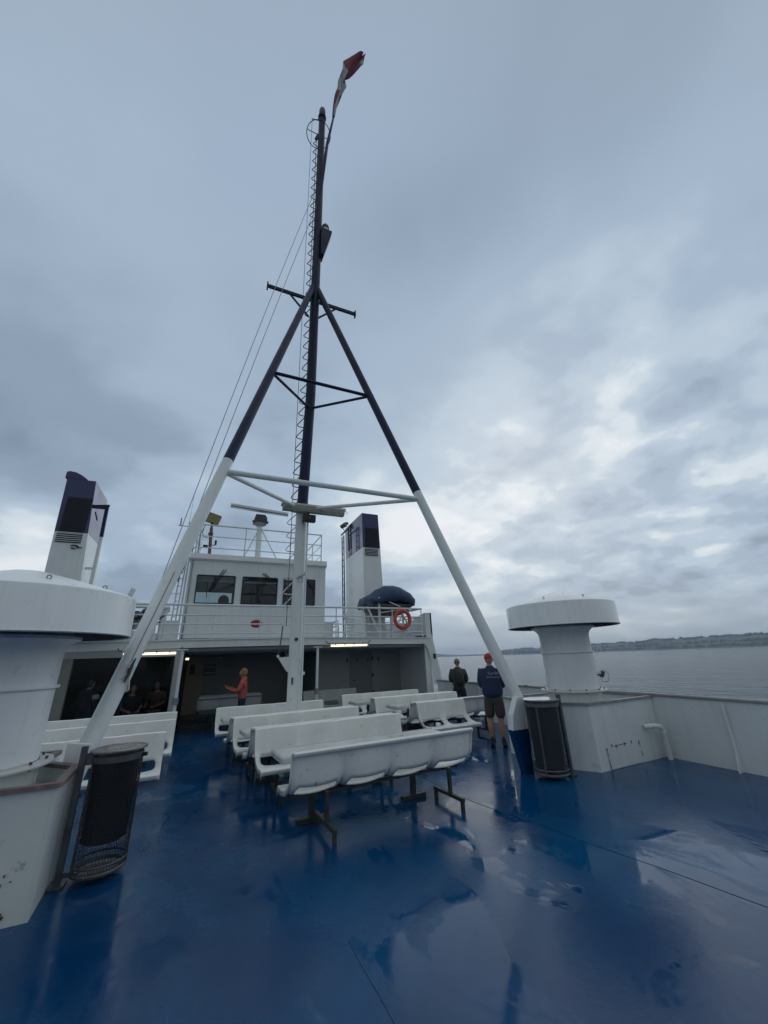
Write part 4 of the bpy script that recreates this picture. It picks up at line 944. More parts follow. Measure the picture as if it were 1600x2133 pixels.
def place4(x, y, rz, away, label, src=None, w=2.4, z=0):
    # x,y = left end of the back top, seen from the camera side
    if away: r = R(180)+rz; ox, oy = x+w*math.cos(rz), y+w*math.sin(rz)
    else: r = rz; ox, oy = x, y
    if src is None and not used[0]:
        used[0] = True; o = base4; o.location = (ox, oy, z); o.rotation_euler.z = r; o['label'] = label; return o
    return dup(src or base4, (ox, oy, z), r, label)
NEAR = place4(.97, 4.72, R(4.0), True, 'nearest four seat bench, its curved grey back and seat slots facing the camera')
SECOND = place4(.80, 6.60, R(4.0), False, 'long white bench across the nearest table, seat facing the camera')
place4(.76, 6.80, R(4.0), True, 'white bench hidden back to back behind the second row')
place4(.60, 8.10, R(4.5), False, 'white bench in front of the mast foot, facing the camera')
place4(.55, 8.30, R(4.5), True, 'white bench back to back behind the row in front of the mast')
place4(.37, 10.15, R(1.0), False, 'farthest middle bench passing behind the mast, facing the camera')
place4(3.55, 11.10, R(2.5), False, 'farthest right hand bench before the dark shelter, facing the camera')
place4(3.90, 9.60, R(2), False, 'right hand bench in the second row from the shelter, facing the camera')
place4(3.88, 9.80, R(2), True, 'bench back to back behind the second right hand row')
place4(4.17, 8.22, R(2), True, 'grey bench back with bright seat slots directly behind the man in the red cap')
place4(-2.80, 10.0, R(1.5), False, 'farthest of three white benches left of the passage')
place4(-2.75, 8.62, R(2), False, 'middle of three white benches left of the passage')
place4(-2.80, 7.10, R(3), False, 'nearest of three white benches left of the passage, ending beside the mesh bin')
base2 = make_bench(2); base2.location = (4.20, 8.0, 0); base2.rotation_euler.z = R(2); base2['label'] = 'short two seat white bench between the table and the man in the red cap'
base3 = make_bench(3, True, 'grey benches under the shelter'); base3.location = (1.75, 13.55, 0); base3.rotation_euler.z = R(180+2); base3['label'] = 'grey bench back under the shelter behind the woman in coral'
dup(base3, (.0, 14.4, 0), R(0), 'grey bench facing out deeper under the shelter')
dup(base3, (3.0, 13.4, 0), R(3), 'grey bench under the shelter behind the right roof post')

bpy.context.view_layer.update()
def scuffs(par, marks):
    b = MB()
    for (x, y, z, l, w, k) in marks: b.path([(x, y, z+l/2), (x-k, y, z), (x-k*.2, y, z-l/2)], [w*.3, w, w*.4], 5)
    o = b.build('scuff_mark', BLACK); o.parent = par; o.matrix_parent_inverse = par.matrix_world.inverted()
scuffs(NEAR, [(1.245, 4.752, .525, .06, .004, .012)])
scuffs(SECOND, [(.97, 6.618, .79, .05, .003, 0), (1.04, 6.628, .76, .03, .003, .0), (2.02, 6.70, .72, .07, .003, .004), (2.72, 6.72, .73, .05, .002, 0)])
def make_table(w, d=.56):
    t = thing('table', 'x', 'table', (0, 0, 0), 'fixed tables between the benches')
    b = MB(); b.prism([(.0, .02), (.02, 0), (w-.02, 0), (w, .02), (w, d-.02), (w-.02, d), (.02, d), (0, d-.02)], .675, .735); b.build('tabletop', TABLE, t, smooth=False, bevel=.008)
    b = MB(); 
    b.prism([(.012, .012), (w-.012, .012), (w-.012, .03), (.03, .03), (.03, d-.03), (w-.012, d-.03), (w-.012, d-.012), (.012, d-.012)], .7352, .742); b.build('edge_lip', TABLE, t, smooth=False)
    for x in (.45, w-.5):
        b = MB(); b.box((x-.03, d/2-.03, .05), (x+.03, d/2+.03, .675)); b.box((x-.18, d/2-.03, .0), (x+.18, d/2+.03, .05)); b.box((x-.1, d/2-.14, .655), (x+.1, d/2+.14, .675)); b.build('pedestal', STEEL, t, smooth=False)
    return t
tb = make_table(2.35); tb.location = (.92, 5.06, 0); tb.rotation_euler.z = R(4); tb['label'] = 'nearest worn white table between the two front bench rows'
dup(tb, (.70, 7.05, 0), R(4.3), 'table between the second bench row and the row before the mast')
dup(tb, (.46, 8.86, 0), R(2.5), 'table just in front of the farthest middle bench')
dup(tb, (3.99, 8.55, 0), R(2), 'right hand table end with its dark post showing before the short bench')
dup(tb, (3.56, 9.98, 0), R(2), 'small looking table end before the farthest right hand bench')

# ------------------------------------------------------------------ VENTILATORS
def ventilator(cx, cy, dz, label, hooks):
    t = thing('ventilator', label, 'ventilator', (cx, cy, .7+dz), 'mushroom ventilators')
    b = MB(); b.lathe([(.45, .60), (.45, 1.07), (.56, 1.07), (.565, 1.085), (.56, 1.10), (.455, 1.10)], (cx, cy, dz), 64)
    collar = b
    b = MB(); b.lathe([(.445, 1.10), (.445, 1.72), (.475, 1.722), (.478, 1.735), (.475, 1.748), (.445, 1.75), (.445, 2.0), (.452, 2.06), (.475, 2.11), (.52, 2.15), (.57, 2.17), (.57, 2.20), (.50, 2.22), (.44, 2.4)], (cx, cy, dz), 72); b.build('trunk_pipe', VENTW, t)
    b = MB()
    b.lathe([(.994, 2.205), (1.0, 2.195), (1.012, 2.205), (1.0, 2.232), (1.0, 2.585), (.992, 2.60), (.96, 2.616), (.5, 2.76), (.16, 2.855), (0, 2.875)], (cx, cy, dz), 96)
    b.build('cowl', VENTW, t)
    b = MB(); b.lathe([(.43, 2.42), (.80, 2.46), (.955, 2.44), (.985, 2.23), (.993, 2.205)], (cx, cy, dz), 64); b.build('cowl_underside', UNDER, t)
    b = collar; b.use(RUSTY); n = 12; b.use(RUST)
    for i in range(n): a = 2*PI*i/n+.1; c = Vector((cx+.51*math.cos(a), cy+.51*math.sin(a), 1.10+dz)); b.tube(c, c+Vector((0, 0, .022)), .014, n=6); b.tube(c+Vector((0, 0, -.05)), c+Vector((0, 0, -.03)), .012, n=6)
    b.build('base_collar', None, t)
    b = MB()
    for a in hooks:
        c = Vector((cx+.72*math.cos(R(a)), cy+.72*math.sin(R(a)), 2.688+dz)); b.torus(c+Vector((0, 0, .018)), .018, .006, 16, 6, 'y')
    b.build('lifting_eye', GREYM, t)
    b = MB()
    for k in range(7):     # grease streak-like fillet ridges on lid
        a = 2*PI*k/7; b.tube((cx+.2*math.cos(a), cy+.2*math.sin(a), 2.843+dz), (cx+.95*math.cos(a), cy+.95*math.sin(a), 2.618+dz), .006, n=5)
    b.build('lid_seam', VENTW, t)
    return t
v = ventilator(6.35, 5.80, .0, 'white mushroom ventilator on the right seen whole against the sea', (205, 262, 335))
b = MB(); c = Vector((6.80, 5.62, 1.33)); b.torus((6.86, 5.5, 1.30), .10, .0045, 28, 6, 'x'); b.bar(c, c+Vector((.07, -.12, -.03)), .02, .03); b.bar((6.80, 5.52, 1.28), (6.84, 5.48, 1.38), .04, .06); b.build('hand_wheel', DKGREY, v)
v = ventilator(-1.785, 5.17, -.135, 'big white mushroom ventilator cut by the left edge of the picture', (300, 230, 350))

# trunks under the ventilators and the bulwark
def trunk(poly, zt, label, rimm, m, zlid):
    t = thing('steel_casing', label, 'trunk', (poly[0][0], poly[0][1], 0))
    b = MB(); n = len(poly)
    for i in range(n):
        p, q = poly[i], poly[(i+1) % n]
        b.add([(p[0], p[1], .0), (q[0], q[1], .0), (q[0], q[1], zt), (p[0], p[1], zt)], [(0, 1, 2, 3)])
    b.add([(x, y, zlid) for x, y in poly], [tuple(range(n))]); b.build('plating', m, t, smooth=False, solid=.006)
    b = MB()
    for i in range(n):
        p, q = poly[i], poly[(i+1) % n]; b.bar((p[0], p[1], zt+.012), (q[0], q[1], zt+.012), .07, .035); b.tube((p[0], p[1], zt-.005), (p[0], p[1], zt+.03), .035, n=8)
    b.build('rim_rail', rimm, t, smooth=False)
    return t
tr = trunk([(5.76, 5.03), (7.46, 5.12), (7.46, 6.75), (5.50, 6.75), (5.42, 5.56)], .93, 'white angular trunk under the right ventilator with a rusty welded patch', CAPRAIL, WHITE2, .62)
b = MB()   # welded patch: rusty outline
P = [(5.99, .03), (5.97, .30), (6.22, .335), (6.45, .33), (6.80, .335), (6.82, .05)]
rnd = random.Random(3)
yfun = lambda x: 5.03+(x-5.76)*.0529-.008
b.prism([(5.99, .01), (5.975, .31), (6.80, .32), (6.82, .01)], 0, 1, lambda x, z, k: (x, yfun(x)-.004+k*.004, z)); b.build('welded_patch', WHITE2, tr, smooth=False)
b = MB()
for (x0, z0), (x1, z1) in (((5.99, .01), (5.975, .31)), ((5.975, .31), (6.80, .32)), ((6.80, .32), (6.82, .1))):
    k = 0.0
    while k < 1:
        l = rnd.uniform(.05, .14); 
        if rnd.random() < .78: b.bar((x0+(x1-x0)*k, yfun(x0+(x1-x0)*k)-.007, z0+(z1-z0)*k+rnd.uniform(-.003, .003)), (x0+(x1-x0)*min(1, k+l), yfun(x0+(x1-x0)*min(1, k+l))-.007, z0+(z1-z0)*min(1, k+l)), .006, rnd.uniform(.004, .010), (0, 1, 0))
        k += l+.02
for x, z in ((6.2, .28), (6.42, .29), (6.6, .30), (6.79, .27), (6.10, .30)): b.bar((x, yfun(x)-.007, z), (x+.01, yfun(x)-.007, z+.04), .010, .012, (0, 1, 0))
b.build('rust_line', RUST, tr, smooth=False)
b = MB(); b.path([(7.02, 5.07, .50), (7.14, 4.95, .52), (7.24, 4.93, .50), (7.29, 4.94, .42), (7.35, 4.97, .0)], .038, 14); b.tube((7.285, 4.94, .43), (7.29, 4.94, .40), .05, n=14); tag(b.build('drain_pipe', WHITE), 'white elbow drain pipe rising from the deck in the corner of the bulwark', 'pipe')
tl = trunk([(-5.1, 4.50), (-.99, 4.54), (-1.03, 5.22), (-1.42, 5.62), (-1.42, 6.2), (-5.1, 6.2)], .855, 'rust stained white trunk under the left ventilator', RUSTRIM, RUSTY, .70)
b = MB()
rnd = random.Random(9)
for k in range(9):
    x, z = rnd.gauss(-1.17, .04), rnd.uniform(.02, .40); b.prism([(x+rnd.uniform(.002, .014)*math.cos(a), z+rnd.uniform(.002, .018)*math.sin(a)) for a in (0, 1, 2, 3, 4, 5)], 4.524, 4.5295, lambda x, z, y: (x, y, z))
b.build('rust_spot', RUST, tl, smooth=False)
b = MB(); b.path([(-1.0, 4.56, .0), (-1.0, 4.56, .84)], .012, 8); b.path([(-1.02, 5.22, .0), (-1.02, 5.22, .84)], .016, 8); b.build('corner_bead', RUSTY, tl)

def bulwark():
    t = thing('bulwark', 'grey white steel bulwark along the right side of the deck', 'bulwark', (7.5, 0, 0))
    b = MB(); b.box((7.47, -9, .0), (7.50, YF, .955)); b.build('plate', WHITE2, t, smooth=False)
    b = MB(); b.prism([(-.03, 0), (.07, 0), (.07, .03), (.05, .05), (-.01, .05), (-.03, .03)], -9, YF, lambda x, z, y: (7.48+x, y, .945+z)); b.build('cap_rail', CAPRAIL, t, smooth=False)
    for y in (-2.2, -.1, 2.0, 4.0, 7.7, 10.2, 12.2):
        b = MB(); b.prism([(7.47, 0), (7.35, 0), (7.36, .05), (7.42, .30), (7.43, .92), (7.47, .92)], y-.012, y+.012, lambda x, z, y_: (x, y_, z)); b.tube((7.42, y, .02), (7.44, y, .90), .024, n=8); b.build('rib', WHITE2, t, smooth=False)
    b = MB()
    rnd = random.Random(5)
    for k in range(9): y = rnd.uniform(2, 12); b.box((7.43, y, .992), (7.5, y+rnd.uniform(.03, .12), .9965))
    b.build('rust_spot', RUST, t, smooth=False)
    t = thing('bulwark', 'white steel bulwark on the left side, mostly hidden by the ventilator', 'bulwark', (-5.15, 0, 0))
    b = MB(); b.box((-5.2, -9, .0), (-5.17, 4.48, .955)); b.box((-5.2, 6.25, .0), (-5.17, YF, .955)); b.build('plate', WHITE2, t, smooth=False)
    b = MB(); b.box((-5.24, -9, .957), (-5.12, YF, .985)); b.build('cap_rail', CAPRAIL, t, smooth=False)
bulwark()

# ------------------------------------------------------------------ BINS
def bin_(cx, cy, z0, r, label, side, lidm, ztop=1.0, bagm=BAG, zb=.22, frm=None, bw=.014):
    frm = frm or BINFR
    t = thing('mesh_bin', label, 'bin', (cx, cy, 0), 'wire mesh litter bins')
    b = MB(); n = 58; k = 16
    for dr in (1, -1):
        for i in range(n):
            a0 = 2*PI*i/n; b.path([(cx+r*math.cos(a0+dr*q/k*1.5), cy+r*math.sin(a0+dr*q/k*1.5), z0+.05+(ztop-z0-.12)*q/k) for q in range(k+1)], .0019, 3, cap=False)
    b.build('mesh_basket', MESHM, t)
    b = MB(); b.torus((cx, cy, z0+.04), r*.95, .020, 40, 8); b.torus((cx, cy, z0+.10), r, .010, 40, 6)
    for a in (-.08, .5): b.bar((cx+r*math.cos(2*PI*a+.5), cy+r*math.sin(2*PI*a+.5), z0+.05), (cx+r*math.cos(2*PI*a+.5), cy+r*math.sin(2*PI*a+.5), ztop-.05), bw, .008)
    b.bar((cx-r*.95, cy, z0+.03), (cx+r*.95, cy, z0+.03), .025, .01); b.build('bottom_ring', frm, t)
    b = MB(); b.lathe([(r*.86, z0+.042), (0, z0+.045)], (cx, cy, 0), 32); b.build('base_plate', mat('bin_base_wet', (.10, .11, .12), .08, .1), t)
    b = MB(); b.lathe([(r+.006, ztop-.09), (r+.012, ztop-.085), (r+.012, ztop-.035), (r+.006, ztop-.03)], (cx, cy, 0), 40); b.build('top_band', frm, t)
    b = MB(); b.lathe([(0, zb), (r*.70, zb+.0), (r*.86, zb+.02), (r*.88, zb+.3), (r*.93, ztop-.06), (r*.97, ztop-.025)], (cx, cy, 0), 36); 
    b.v = [Vector((v.x+.012*noise.noise(v*9), v.y+.012*noise.noise(v*9+Vector((3, 1, 0))), v.z)) for v in b.v]; b.build('bag', bagm, t)
    b = MB(); R1 = r+.035; b.lathe([(r*.97, ztop-.03), (r+.01, ztop-.012), (R1, ztop), (R1, ztop+.012), (R1-.02, ztop+.018), (r*.4, ztop+.004), (0, ztop+.002)], (cx, cy, 0), 44)
    lid = b.build('lid', lidm, t)
    b = MB(); b.tube((cx+R1-.03, cy-.05, ztop-.06), (cx+R1+.01, cy-.06, ztop-.06), .018, n=8); b.build('latch', BLACK, lid)
    px_ = cx+side*(r+.07)
    b = MB(); b.box((px_-.025, cy-.09, .0), (px_+.025, cy-.04, ztop+.06)); b.box((min(px_, cx+side*r*.9), cy-.08, ztop-.10), (max(px_, cx+side*r*.9), cy-.065, ztop+.0)); b.box((min(px_, cx+side*r*.9), cy-.08, z0+.03), (max(px_, cx+side*r*.9), cy-.065, z0+.07)); b.box((px_-.06, cy-.12, 0), (px_+.06, cy-.01, .02))
    b.build('stand', BINFR, t, smooth=False, bevel=.003)
    return t
bin_(-.67, 5.10, .03, .208, 'rusty lidded wire mesh bin standing beside the left ventilator trunk', -1, LIDM, 1.0, BAG, .27)
bin_(4.96, 5.22, .03, .245, 'dark mesh bin with a wet grey rim beside the right ventilator trunk', 1, mat('bin_lid_wet', (.28, .30, .31), .12, .3, var=.1), 1.05, mat('bin_liner_slate', (.02, .026, .036), .35, var=.2), .13, mat('bin_frame_grey', (.11, .12, .13), .35, .2, var=.2), .04)
b = MB(); b.bar((5.30, 5.30, 1.0), (5.50, 5.50, .05), .05, .02, (0, 1, 0)); b.bar((5.24, 5.28, 1.0), (5.40, 5.40, .05), .03, .02, (0, 1, 0)); tag(b.build('bracket', WHITE2, smooth=False), 'sloping grey bracket strip between the right bin and the trunk', 'bracket')

# ------------------------------------------------------------------ PEOPLE
def skinned(verts, edges, root, sub=2):
    me = bpy.data.meshes.new('tmp'); names = list(verts); me.from_pydata([verts[k][0] for k in names], [(names.index(a), names.index(c)) for a, c in edges], [])
    o = bpy.data.objects.new('tmp', me); COL.objects.link(o)
    sk = o.modifiers.new('skin', 'SKIN'); sk.use_smooth_shade = True
    lay = me.skin_vertices[0].data if me.skin_vertices else None
    for i, k in enumerate(names):
        lay[i].radius = verts[k][1]; lay[i].use_root = (k == root)
    sb = o.modifiers.new('sub', 'SUBSURF'); sb.levels = sub; sb.render_levels = sub
    dg = bpy.context.evaluated_depsgraph_get(); res = bpy.data.meshes.new_from_object(o.evaluated_get(dg))
    b = MB(); b.v = [v.co.copy() for v in res.vertices]; b.f = [list(p.vertices) for p in res.polygons]; b.m = [0]*len(b.f)
    bpy.data.objects.remove(o); bpy.data.meshes.remove(res); return b
def merge(*bs):
    o = MB()
    for b in bs: o.add(b.v, b.f)
    return o
def bothe(d):
    return d
def hand(c, dirv, palm, s=1.0, side=1):
    """five separate curled fingers rooted in a palm; c = wrist"""
    c = Vector(c); d = Vector(dirv).normalized(); pn = Vector(palm).normalized(); w = d.cross(pn).normalized()*side
    V = {'w': (c, (.024*s, .020*s)), 'p': (c+d*.05*s, (.038*s, .018*s)), 'q': (c+d*.085*s, (.036*s, .016*s))}; E_ = [('w', 'p'), ('p', 'q')]
    b = skinned(V, E_, 'w', 1)
    for i, (o, l) in enumerate(((-.027, .066), (-.009, .078), (.009, .073), (.026, .056))):
        r = c+d*.085*s+w*o*s; m1 = r+d*l*.5*s+pn*.012*s; e = m1+(d*.5+pn*.85)*l*.42*s
        b.add(*(lambda q: (q.v, q.f))(MB().path([r-d*.015*s, r+d*.01*s, m1, e], [.0095*s, .0095*s, .0085*s, .007*s], 6)))
    r = c+d*.03*s-w*.030*s; b.add(*(lambda q: (q.v, q.f))(MB().path([r, r-w*.022*s+d*.022*s+pn*.01*s, r-w*.026*s+d*.05*s+pn*.02*s], [.012*s, .010*s, .008*s], 6)))
    return b
def head(c, s=1.0, look=(0, 1, 0)):
    """head with jaw, nose, ears, brow; local face direction +Y then turned"""
    b = MB(); b.sphere((0, 0, 0), 1, 24, 18); out = []
    for v in b.v:
        x, y, z = v.x*.076, v.y*.096, v.z*.118
        if z < 0: k = 1+z/.118*.28; x *= k; y = y*(1+z/.118*.12)+.012*(-z/.118)
        if v.y > 0: y += .006*math.exp(-((z+.075)/.02)**2)      # chin
        y += (.020*math.exp(-(x/.014)**2-((z+.012)/.024)**2)) if v.y > .3 else 0   # nose
        if v.y > .3: y -= .008*(math.exp(-((abs(x)-.030)/.014)**2-((z-.014)/.012)**2)) # eye sockets
        if v.y > .3: y += .004*math.exp(-(x/.022)**2-((z+.052)/.010)**2)               # lips
        out.append(Vector((x, y, z)))
    b.v = out
    for sx in (1, -1): b.sphere((sx*.078, -.008, -.005), .03, 10, 8, (.35, .6, 1.0))
    q = Vector((0, 1, 0)).rotation_difference(Vector(look).normalized()).to_matrix()
    b.v = [q @ (v*s)+Vector(c) for v in b.v]; return b
def eyes(c, s, look):
    b = MB(); q = Vector((0, 1, 0)).rotation_difference(Vector(look).normalized()).to_matrix()
    for sx in (1, -1): b.sphere(q @ Vector((sx*.030*s, .078*s, .014*s))+Vector(c), .011*s, 8, 6)
    return b

def standing(loc, h, rz, label, top, topname, bottom, botname, shorts=False, arms='down', hair=None, slim=0.0, shoes=SHOE, extra=None, topfat=1.0, group=None, look=(0, 1, 0)):
    t = thing('person', label, 'person', loc, group, rz); s = h/1.78
    P = lambda x, y, z: Vector((x*s, y*s, z*s))
    A = {'down': [((.20, 0, 1.44), (.25, -.02, 1.15), (.25, .10, .92))]*2,
         'front': [((.20, 0, 1.43), (.26-slim, .03, 1.16), (.15, .22, 1.08))]*2,
         'phone': [((.18, .02, 1.40), (.18, .16, 1.14), (.08, .42, 1.26)), ((.18, .02, 1.40), (.20, .14, 1.13), (.05, .40, 1.22))]}[arms]
    V = {'pel': (P(0, 0, .96), (.155*s, .115*s)), 'wst': (P(0, 0, 1.12), (.14*s, .10*s)), 'ch': (P(0, 0, 1.32), (.165*s, .12*s)), 'nb': (P(0, -.01, 1.48), (.075*s, .07*s)), 'nt': (P(0, .01, 1.60), (.064*s, .064*s))}
    E_ = [('pel', 'wst'), ('wst', 'ch'), ('ch', 'nb'), ('nb', 'nt')]
    for k, sx in (('r', 1), ('l', -1)):
        a = A[0 if sx > 0 else 1]
        V['sh'+k] = (P(sx*a[0][0], a[0][1], a[0][2]), (.062*s, .062*s)); V['el'+k] = (P(sx*a[1][0], a[1][1], a[1][2]), (.044*s, .044*s)); V['wr'+k] = (P(sx*a[2][0], a[2][1], a[2][2]), (.027*s, .027*s))
        E_ += [('ch', 'sh'+k), ('sh'+k, 'el'+k), ('el'+k, 'wr'+k)]
        V['hp'+k] = (P(sx*.095, 0, .88), (.095*s, .10*s)); V['kn'+k] = (P(sx*.105, .01, .50), (.058*s, .060*s)); V['cf'+k] = (P(sx*.108, -.02, .36), (.066*s, .070*s)); V['an'+k] = (P(sx*.11, -.02, .09), (.042*s, .046*s)); V['to'+k] = (P(sx*.125, .13, .045), (.036*s, .028*s))
        E_ += [('pel', 'hp'+k), ('hp'+k, 'kn'+k), ('kn'+k, 'cf'+k), ('cf'+k, 'an'+k), ('an'+k, 'to'+k)]
    body = skinned(V, E_, 'pel', 2); hc = P(0, .025, 1.665)
    parts = [body, head(hc, s*1.08, look)]
    for k, sx in (('r', 1), ('l', -1)):
        w = V['wr'+k][0]; e = V['el'+k][0]; parts.append(hand(w, w-e, (-sx, .3, 0) if arms == 'down' else ((0, 1, .2) if arms != 'phone' else (-sx*.5, .6, .6)), s, sx))
    merge(*parts).build('body', SKIN, t, local=True)
    eyes(hc, s, look).build('eyes', BLACK, t, local=True)
    # top garment
    f = topfat; TV = {'hem': (P(0, 0, .86), (.190*s*f, .150*s*f)), 'wst': (P(0, 0, 1.08), (.190*s*f, .145*s*f)), 'ch': (P(0, 0, 1.30), (.200*s*f, .150*s*f)), 'cl': (P(0, -.01, 1.46), (.13*s, .115*s)), 'co': (P(0, -.005, 1.56), (.085*s, .082*s))}
    TE = [('hem', 'wst'), ('wst', 'ch'), ('ch', 'cl'), ('cl', 'co')]
    for k, sx in (('r', 1), ('l', -1)):
        a = A[0 if sx > 0 else 1]; w = P(sx*a[2][0], a[2][1], a[2][2]); e = P(sx*a[1][0], a[1][1], a[1][2])
        TV['s'+k] = (P(sx*a[0][0], a[0][1], a[0][2]-.01), (.082*s*f, .082*s*f)); TV['e'+k] = (e, (.066*s*f, .066*s*f)); TV['w'+k] = (e.lerp(w, .9), (.046*s, .046*s)); TE += [('ch', 's'+k), ('s'+k, 'e'+k), ('e'+k, 'w'+k)]
    g = skinned(TV, TE, 'ch', 2); g.v = [v+v.normalized()*.012*noise.noise(v*9) for v in g.v]
    tp = g.build(topname, top, t, local=True)
    BV = {'pel': (P(0, 0, .95), (.175*s, .135*s))}; BE = []; BV['bel'] = (P(0, 0, 1.02), (.16*s, .12*s)); BE.append(('bel', 'pel'))
    for k, sx in (('r', 1), ('l', -1)):
        BV['h'+k] = (P(sx*.095, 0, .85), (.115*s, .125*s)); BV['m'+k] = (P(sx*.105, .0, .68), (.112*s, .115*s)); BE += [('pel', 'h'+k), ('h'+k, 'm'+k)]
        if shorts: BV['k'+k] = (P(sx*.11, .0, .50), (.110*s, .112*s)); BE.append(('m'+k, 'k'+k))
        else: BV['k'+k] = (P(sx*.108, .01, .5), (.080*s, .082*s)); BV['a'+k] = (P(sx*.11, -.01, .09), (.062*s, .066*s)); BE += [('m'+k, 'k'+k), ('k'+k, 'a'+k)]
    skinned(BV, BE, 'pel', 2).build(botname, bottom, t, local=True)
    for sx in (1, -1):
        b = MB(); n0 = 0; b.sphere(P(sx*.122, .06, .045), .16*s, 14, 8, (.34, .98, .32)); b.v = [Vector((v.x, v.y, max(v.z, .004))) for v in b.v]; b.build('shoe', shoes, t, local=True)
        if shorts: b = MB(); b.tube(P(sx*.11, -.02, .08), P(sx*.109, -.02, .20), .045*s, .047*s, 14); b.build('sock', SOCK, t, local=True)
    return t, s, hc, P
t, s, hc, P = standing((5.66, 7.30, 0), 1.76, R(-42), 'man in a red cap, navy jacket and brown shorts looking out to sea', JACKN, 'jacket', SHORTS, 'shorts', True, 'front', topfat=1.26, slim=.03, look=(-.45, 1, 0))
b = MB(); b.sphere(hc+Vector((0, -.005, .035)), .112*s, 24, 12, (.86, 1.0, .92)); b.v = [v for v in b.v]; zc_ = hc.z+.02
b.v = [Vector((v.x, v.y, max(v.z, zc_))) for v in b.v]; cp = b.build('cap', CAPR, t, local=True)
q = Vector((0, 1, 0)).rotation_difference(Vector((-.45, 1, 0)).normalized()).to_matrix()
b = MB(); pk = []
for i in range(13):
    a = PI*i/12; pk.append((.078*math.cos(a), .06+.085*math.sin(a)))
b.prism([(x*s, y*s) for x, y in pk], .0, .008); b.v = [q @ v+Vector((hc.x, hc.y, zc_+.004+(-.15*max(0, v.y-.06)))) for v in b.v]; b.build('peak', CAPR, cp, local=True)
def letters(txt, size, loc, par, m, rot):
    cu = bpy.data.curves.new('txt', 'FONT'); cu.body = txt; cu.size = size; cu.extrude = .002; cu.align_x = 'CENTER'
    o = bpy.data.objects.new('txt', cu); COL.objects.link(o); dg = bpy.context.evaluated_depsgraph_get(); me = bpy.data.meshes.new_from_object(o.evaluated_get(dg)); bpy.data.objects.remove(o)
    me.materials.clear(); me.materials.append(m); r = bpy.data.objects.new('lettering', me); COL.objects.link(r); r.parent = par; r.location = loc; r.rotation_euler = rot; return r
letters('Kyrilla', .085, (.07*s, -.182*s, 1.365*s), t, LETTER, (R(96), 0, R(4)))
letters('Bootsverein', .055, (.06*s, -.186*s, 1.30*s), t, LETTER, (R(92), 0, R(4)))
# bald man with backpack, near the bulwark
t, s, hc, P = standing((6.86, 10.35, 0), 1.66, R(-38), 'bald man with a dark backpack standing at the far bulwark', JACKG, 'jacket', TROU, 'trousers', False, 'front', topfat=1.05)
b = MB(); b.sphere(hc+Vector((0, -.012, .012)), .1, 20, 12, (.79, .93, 1.05)); b.v = [Vector((v.x, min(v.y, hc.y+.055), max(v.z, hc.z-.03))) for v in b.v]; b.build('hair', HAIRG, t, local=True)
b = MB(); b.sphere(P(.04, -.20, 1.22), .24*s, 18, 14, (.62, .42, 1.0)); b.v = [v+Vector((0, 0, .0)) for v in b.v]; bk = b.build('backpack', PACK, t, local=True)
b = MB(); b.path([P(.10, -.12, 1.42), P(.13, -.02, 1.47), P(.13, .12, 1.36), P(.12, .13, 1.1)], .02*s, 6); b.path([P(-.06, -.12, 1.42), P(-.09, -.02, 1.47), P(-.10, .12, 1.36)], .02*s, 6); b.build('strap', PACK, bk, local=True)
# woman in coral
t, s, hc, P = standing((1.08, 12.45, 0), 1.60, R(84), 'woman in a coral blouse holding up a phone under the shelter', CORAL, 'blouse', TROU, 'trousers', False, 'phone', topfat=1.0)
b = MB(); b.sphere(hc+Vector((0, -.022, .012)), .118*s, 20, 14, (.86, .92, 1.12)); hv = []
for v in b.v:
    if v.y > hc.y+.045: v.y = hc.y+.045
    if v.z < hc.z-.05: v.x *= .9
    hv.append(v)
b.v = hv; b.v = [v+(v-hc).normalized()*.014*noise.noise(v*25) for v in b.v]; b.build('hair', HAIRB, t, local=True)
b = MB(); c = P(.0, .52, 1.34); b.box(c+Vector((-.04, -.005, -.075)), c+Vector((.04, .005, .075))); tag(b.build('phone', BLACK, smooth=False, bevel=.004), 'dark phone held up by the woman in the coral blouse', 'phone')
ph = bpy.data.objects['phone']; ph.rotation_euler.z = R(84); ph.location = (1.08, 12.45, 0)
# person behind the lounge window
t, s, hc, P = standing((-2.62, 12.98, -.12), 1.60, R(-30), 'man in a dark vest standing behind the lounge window', mat('dark_vest', (.012, .014, .03), .8), 'vest', TROU, 'trousers', False, 'down', topfat=1.05)
b = MB(); b.sphere(hc+Vector((0, -.012, .018)), .104*s, 20, 12, (.82, .96, 1.1)); b.v = [Vector((v.x, min(v.y, hc.y+.05), v.z)) for v in b.v]; b.build('hair', HAIRD, t, local=True)
b = MB(); e0, w0 = P(.25, -.02, 1.15), P(.25, .10, .92); b.path([P(.235, 0, 1.38), P(.26, -.01, 1.27)], [.092*s, .086*s], 14); b.build('sleeve', mat('pale_sleeve', (.35, .34, .38), .8), t, local=True)

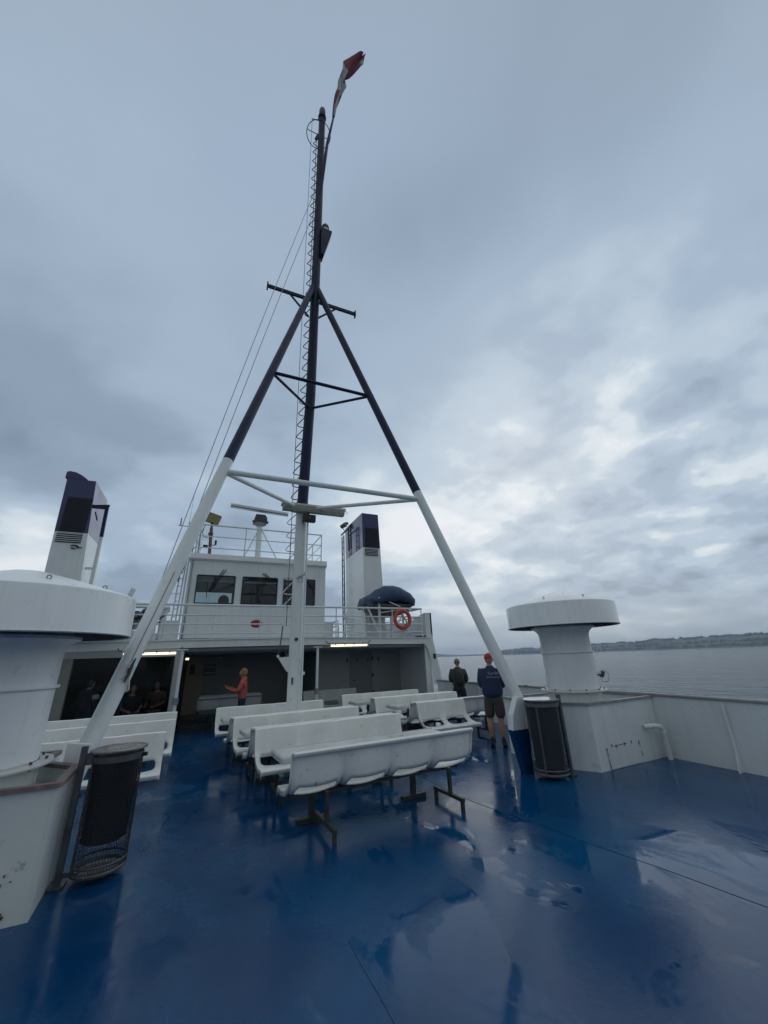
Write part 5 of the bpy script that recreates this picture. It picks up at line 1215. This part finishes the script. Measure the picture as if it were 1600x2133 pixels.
def seated(loc, rz, label, top):
    t = thing('person', label, 'person', loc, None, rz)
    V = {'pel': ((0, 0, .52), (.16, .13)), 'wst': ((0, .0, .70), (.14, .11)), 'ch': ((0, .02, .90), (.165, .12)), 'nb': ((0, .03, 1.06), (.07, .07)), 'nt': ((0, .05, 1.14), (.052, .052))}
    E_ = [('pel', 'wst'), ('wst', 'ch'), ('ch', 'nb'), ('nb', 'nt')]
    for k, sx in (('r', 1), ('l', -1)):
        V['sh'+k] = ((sx*.19, .02, 1.0), (.06, .06)); V['el'+k] = ((sx*.25, .10, .76), (.044, .044)); V['wr'+k] = ((sx*.14, .32, .70), (.028, .028)); V['hp'+k] = ((sx*.1, .06, .50), (.09, .09)); V['kn'+k] = ((sx*.12, .46, .50), (.06, .06)); V['an'+k] = ((sx*.12, .44, .1), (.04, .04)); V['to'+k] = ((sx*.13, .58, .045), (.036, .03))
        E_ += [('ch', 'sh'+k), ('sh'+k, 'el'+k), ('el'+k, 'wr'+k), ('pel', 'hp'+k), ('hp'+k, 'kn'+k), ('kn'+k, 'an'+k), ('an'+k, 'to'+k)]
    hc = Vector((0, .06, 1.23)); b = [skinned(V, E_, 'pel', 2), head(hc)]
    for k, sx in (('r', 1), ('l', -1)): b.append(hand(V['wr'+k][0], (-.3*sx, .9, 0), (0, 0, -1), 1, sx))
    merge(*b).build('body', SKIN, t, local=True)
    TV = {k: (v[0], (v[1][0]*1.15, v[1][1]*1.2)) for k, v in V.items() if k in ('pel', 'wst', 'ch', 'nb', 'shr', 'shl', 'elr', 'ell')}
    skinned(TV, [e for e in E_ if e[0] in TV and e[1] in TV], 'pel', 2).build('sweater', top, t, local=True)
    TV = {k: (v[0], (v[1][0]*1.18, v[1][1]*1.18)) for k, v in V.items() if k[:2] in ('pe', 'hp', 'kn', 'an')}
    skinned(TV, [e for e in E_ if e[0] in TV and e[1] in TV], 'pel', 2).build('trousers', TROU, t, local=True)
    q = MB(); q.sphere(hc+Vector((0, -.014, .02)), .108, 18, 12, (.82, .95, 1.08)); q.v = [Vector((v.x, min(v.y, hc.y+.05), v.z)) for v in q.v]; q.build('hair', HAIRD, t, local=True)
seated((-1.75, 13.75, -.05), R(200), 'person in dark clothes sitting inside the lounge window left of another', mat('dark_sweater', (.02, .02, .03), .8))
seated((-1.15, 14.2, 0), R(160), 'person in a brown top sitting deeper inside the lounge', mat('brown_sweater', (.09, .04, .03), .8))

# ------------------------------------------------------------------ HAZE (air)
b = MB(); b.box((-5950, -5950, -10.5), (5950, 5950, 90)); hz_ = b.build('haze', None, smooth=False)
hz_['kind'] = 'stuff'; hz_['label'] = 'pale blue grey haze over the sea'; hz_['category'] = 'haze'
m = bpy.data.materials.new('haze_air'); m.use_nodes = True; t_ = m.node_tree; t_.nodes.clear()
pv = t_.nodes.new('ShaderNodeVolumePrincipled'); pv.inputs['Color'].default_value = (.72, .84, 1.0, 1); pv.inputs['Density'].default_value = .00015; pv.inputs['Anisotropy'].default_value = .2
oo = t_.nodes.new('ShaderNodeOutputMaterial'); t_.links.new(pv.outputs[0], oo.inputs['Volume'])
hz_.data.materials.clear(); hz_.data.materials.append(m)
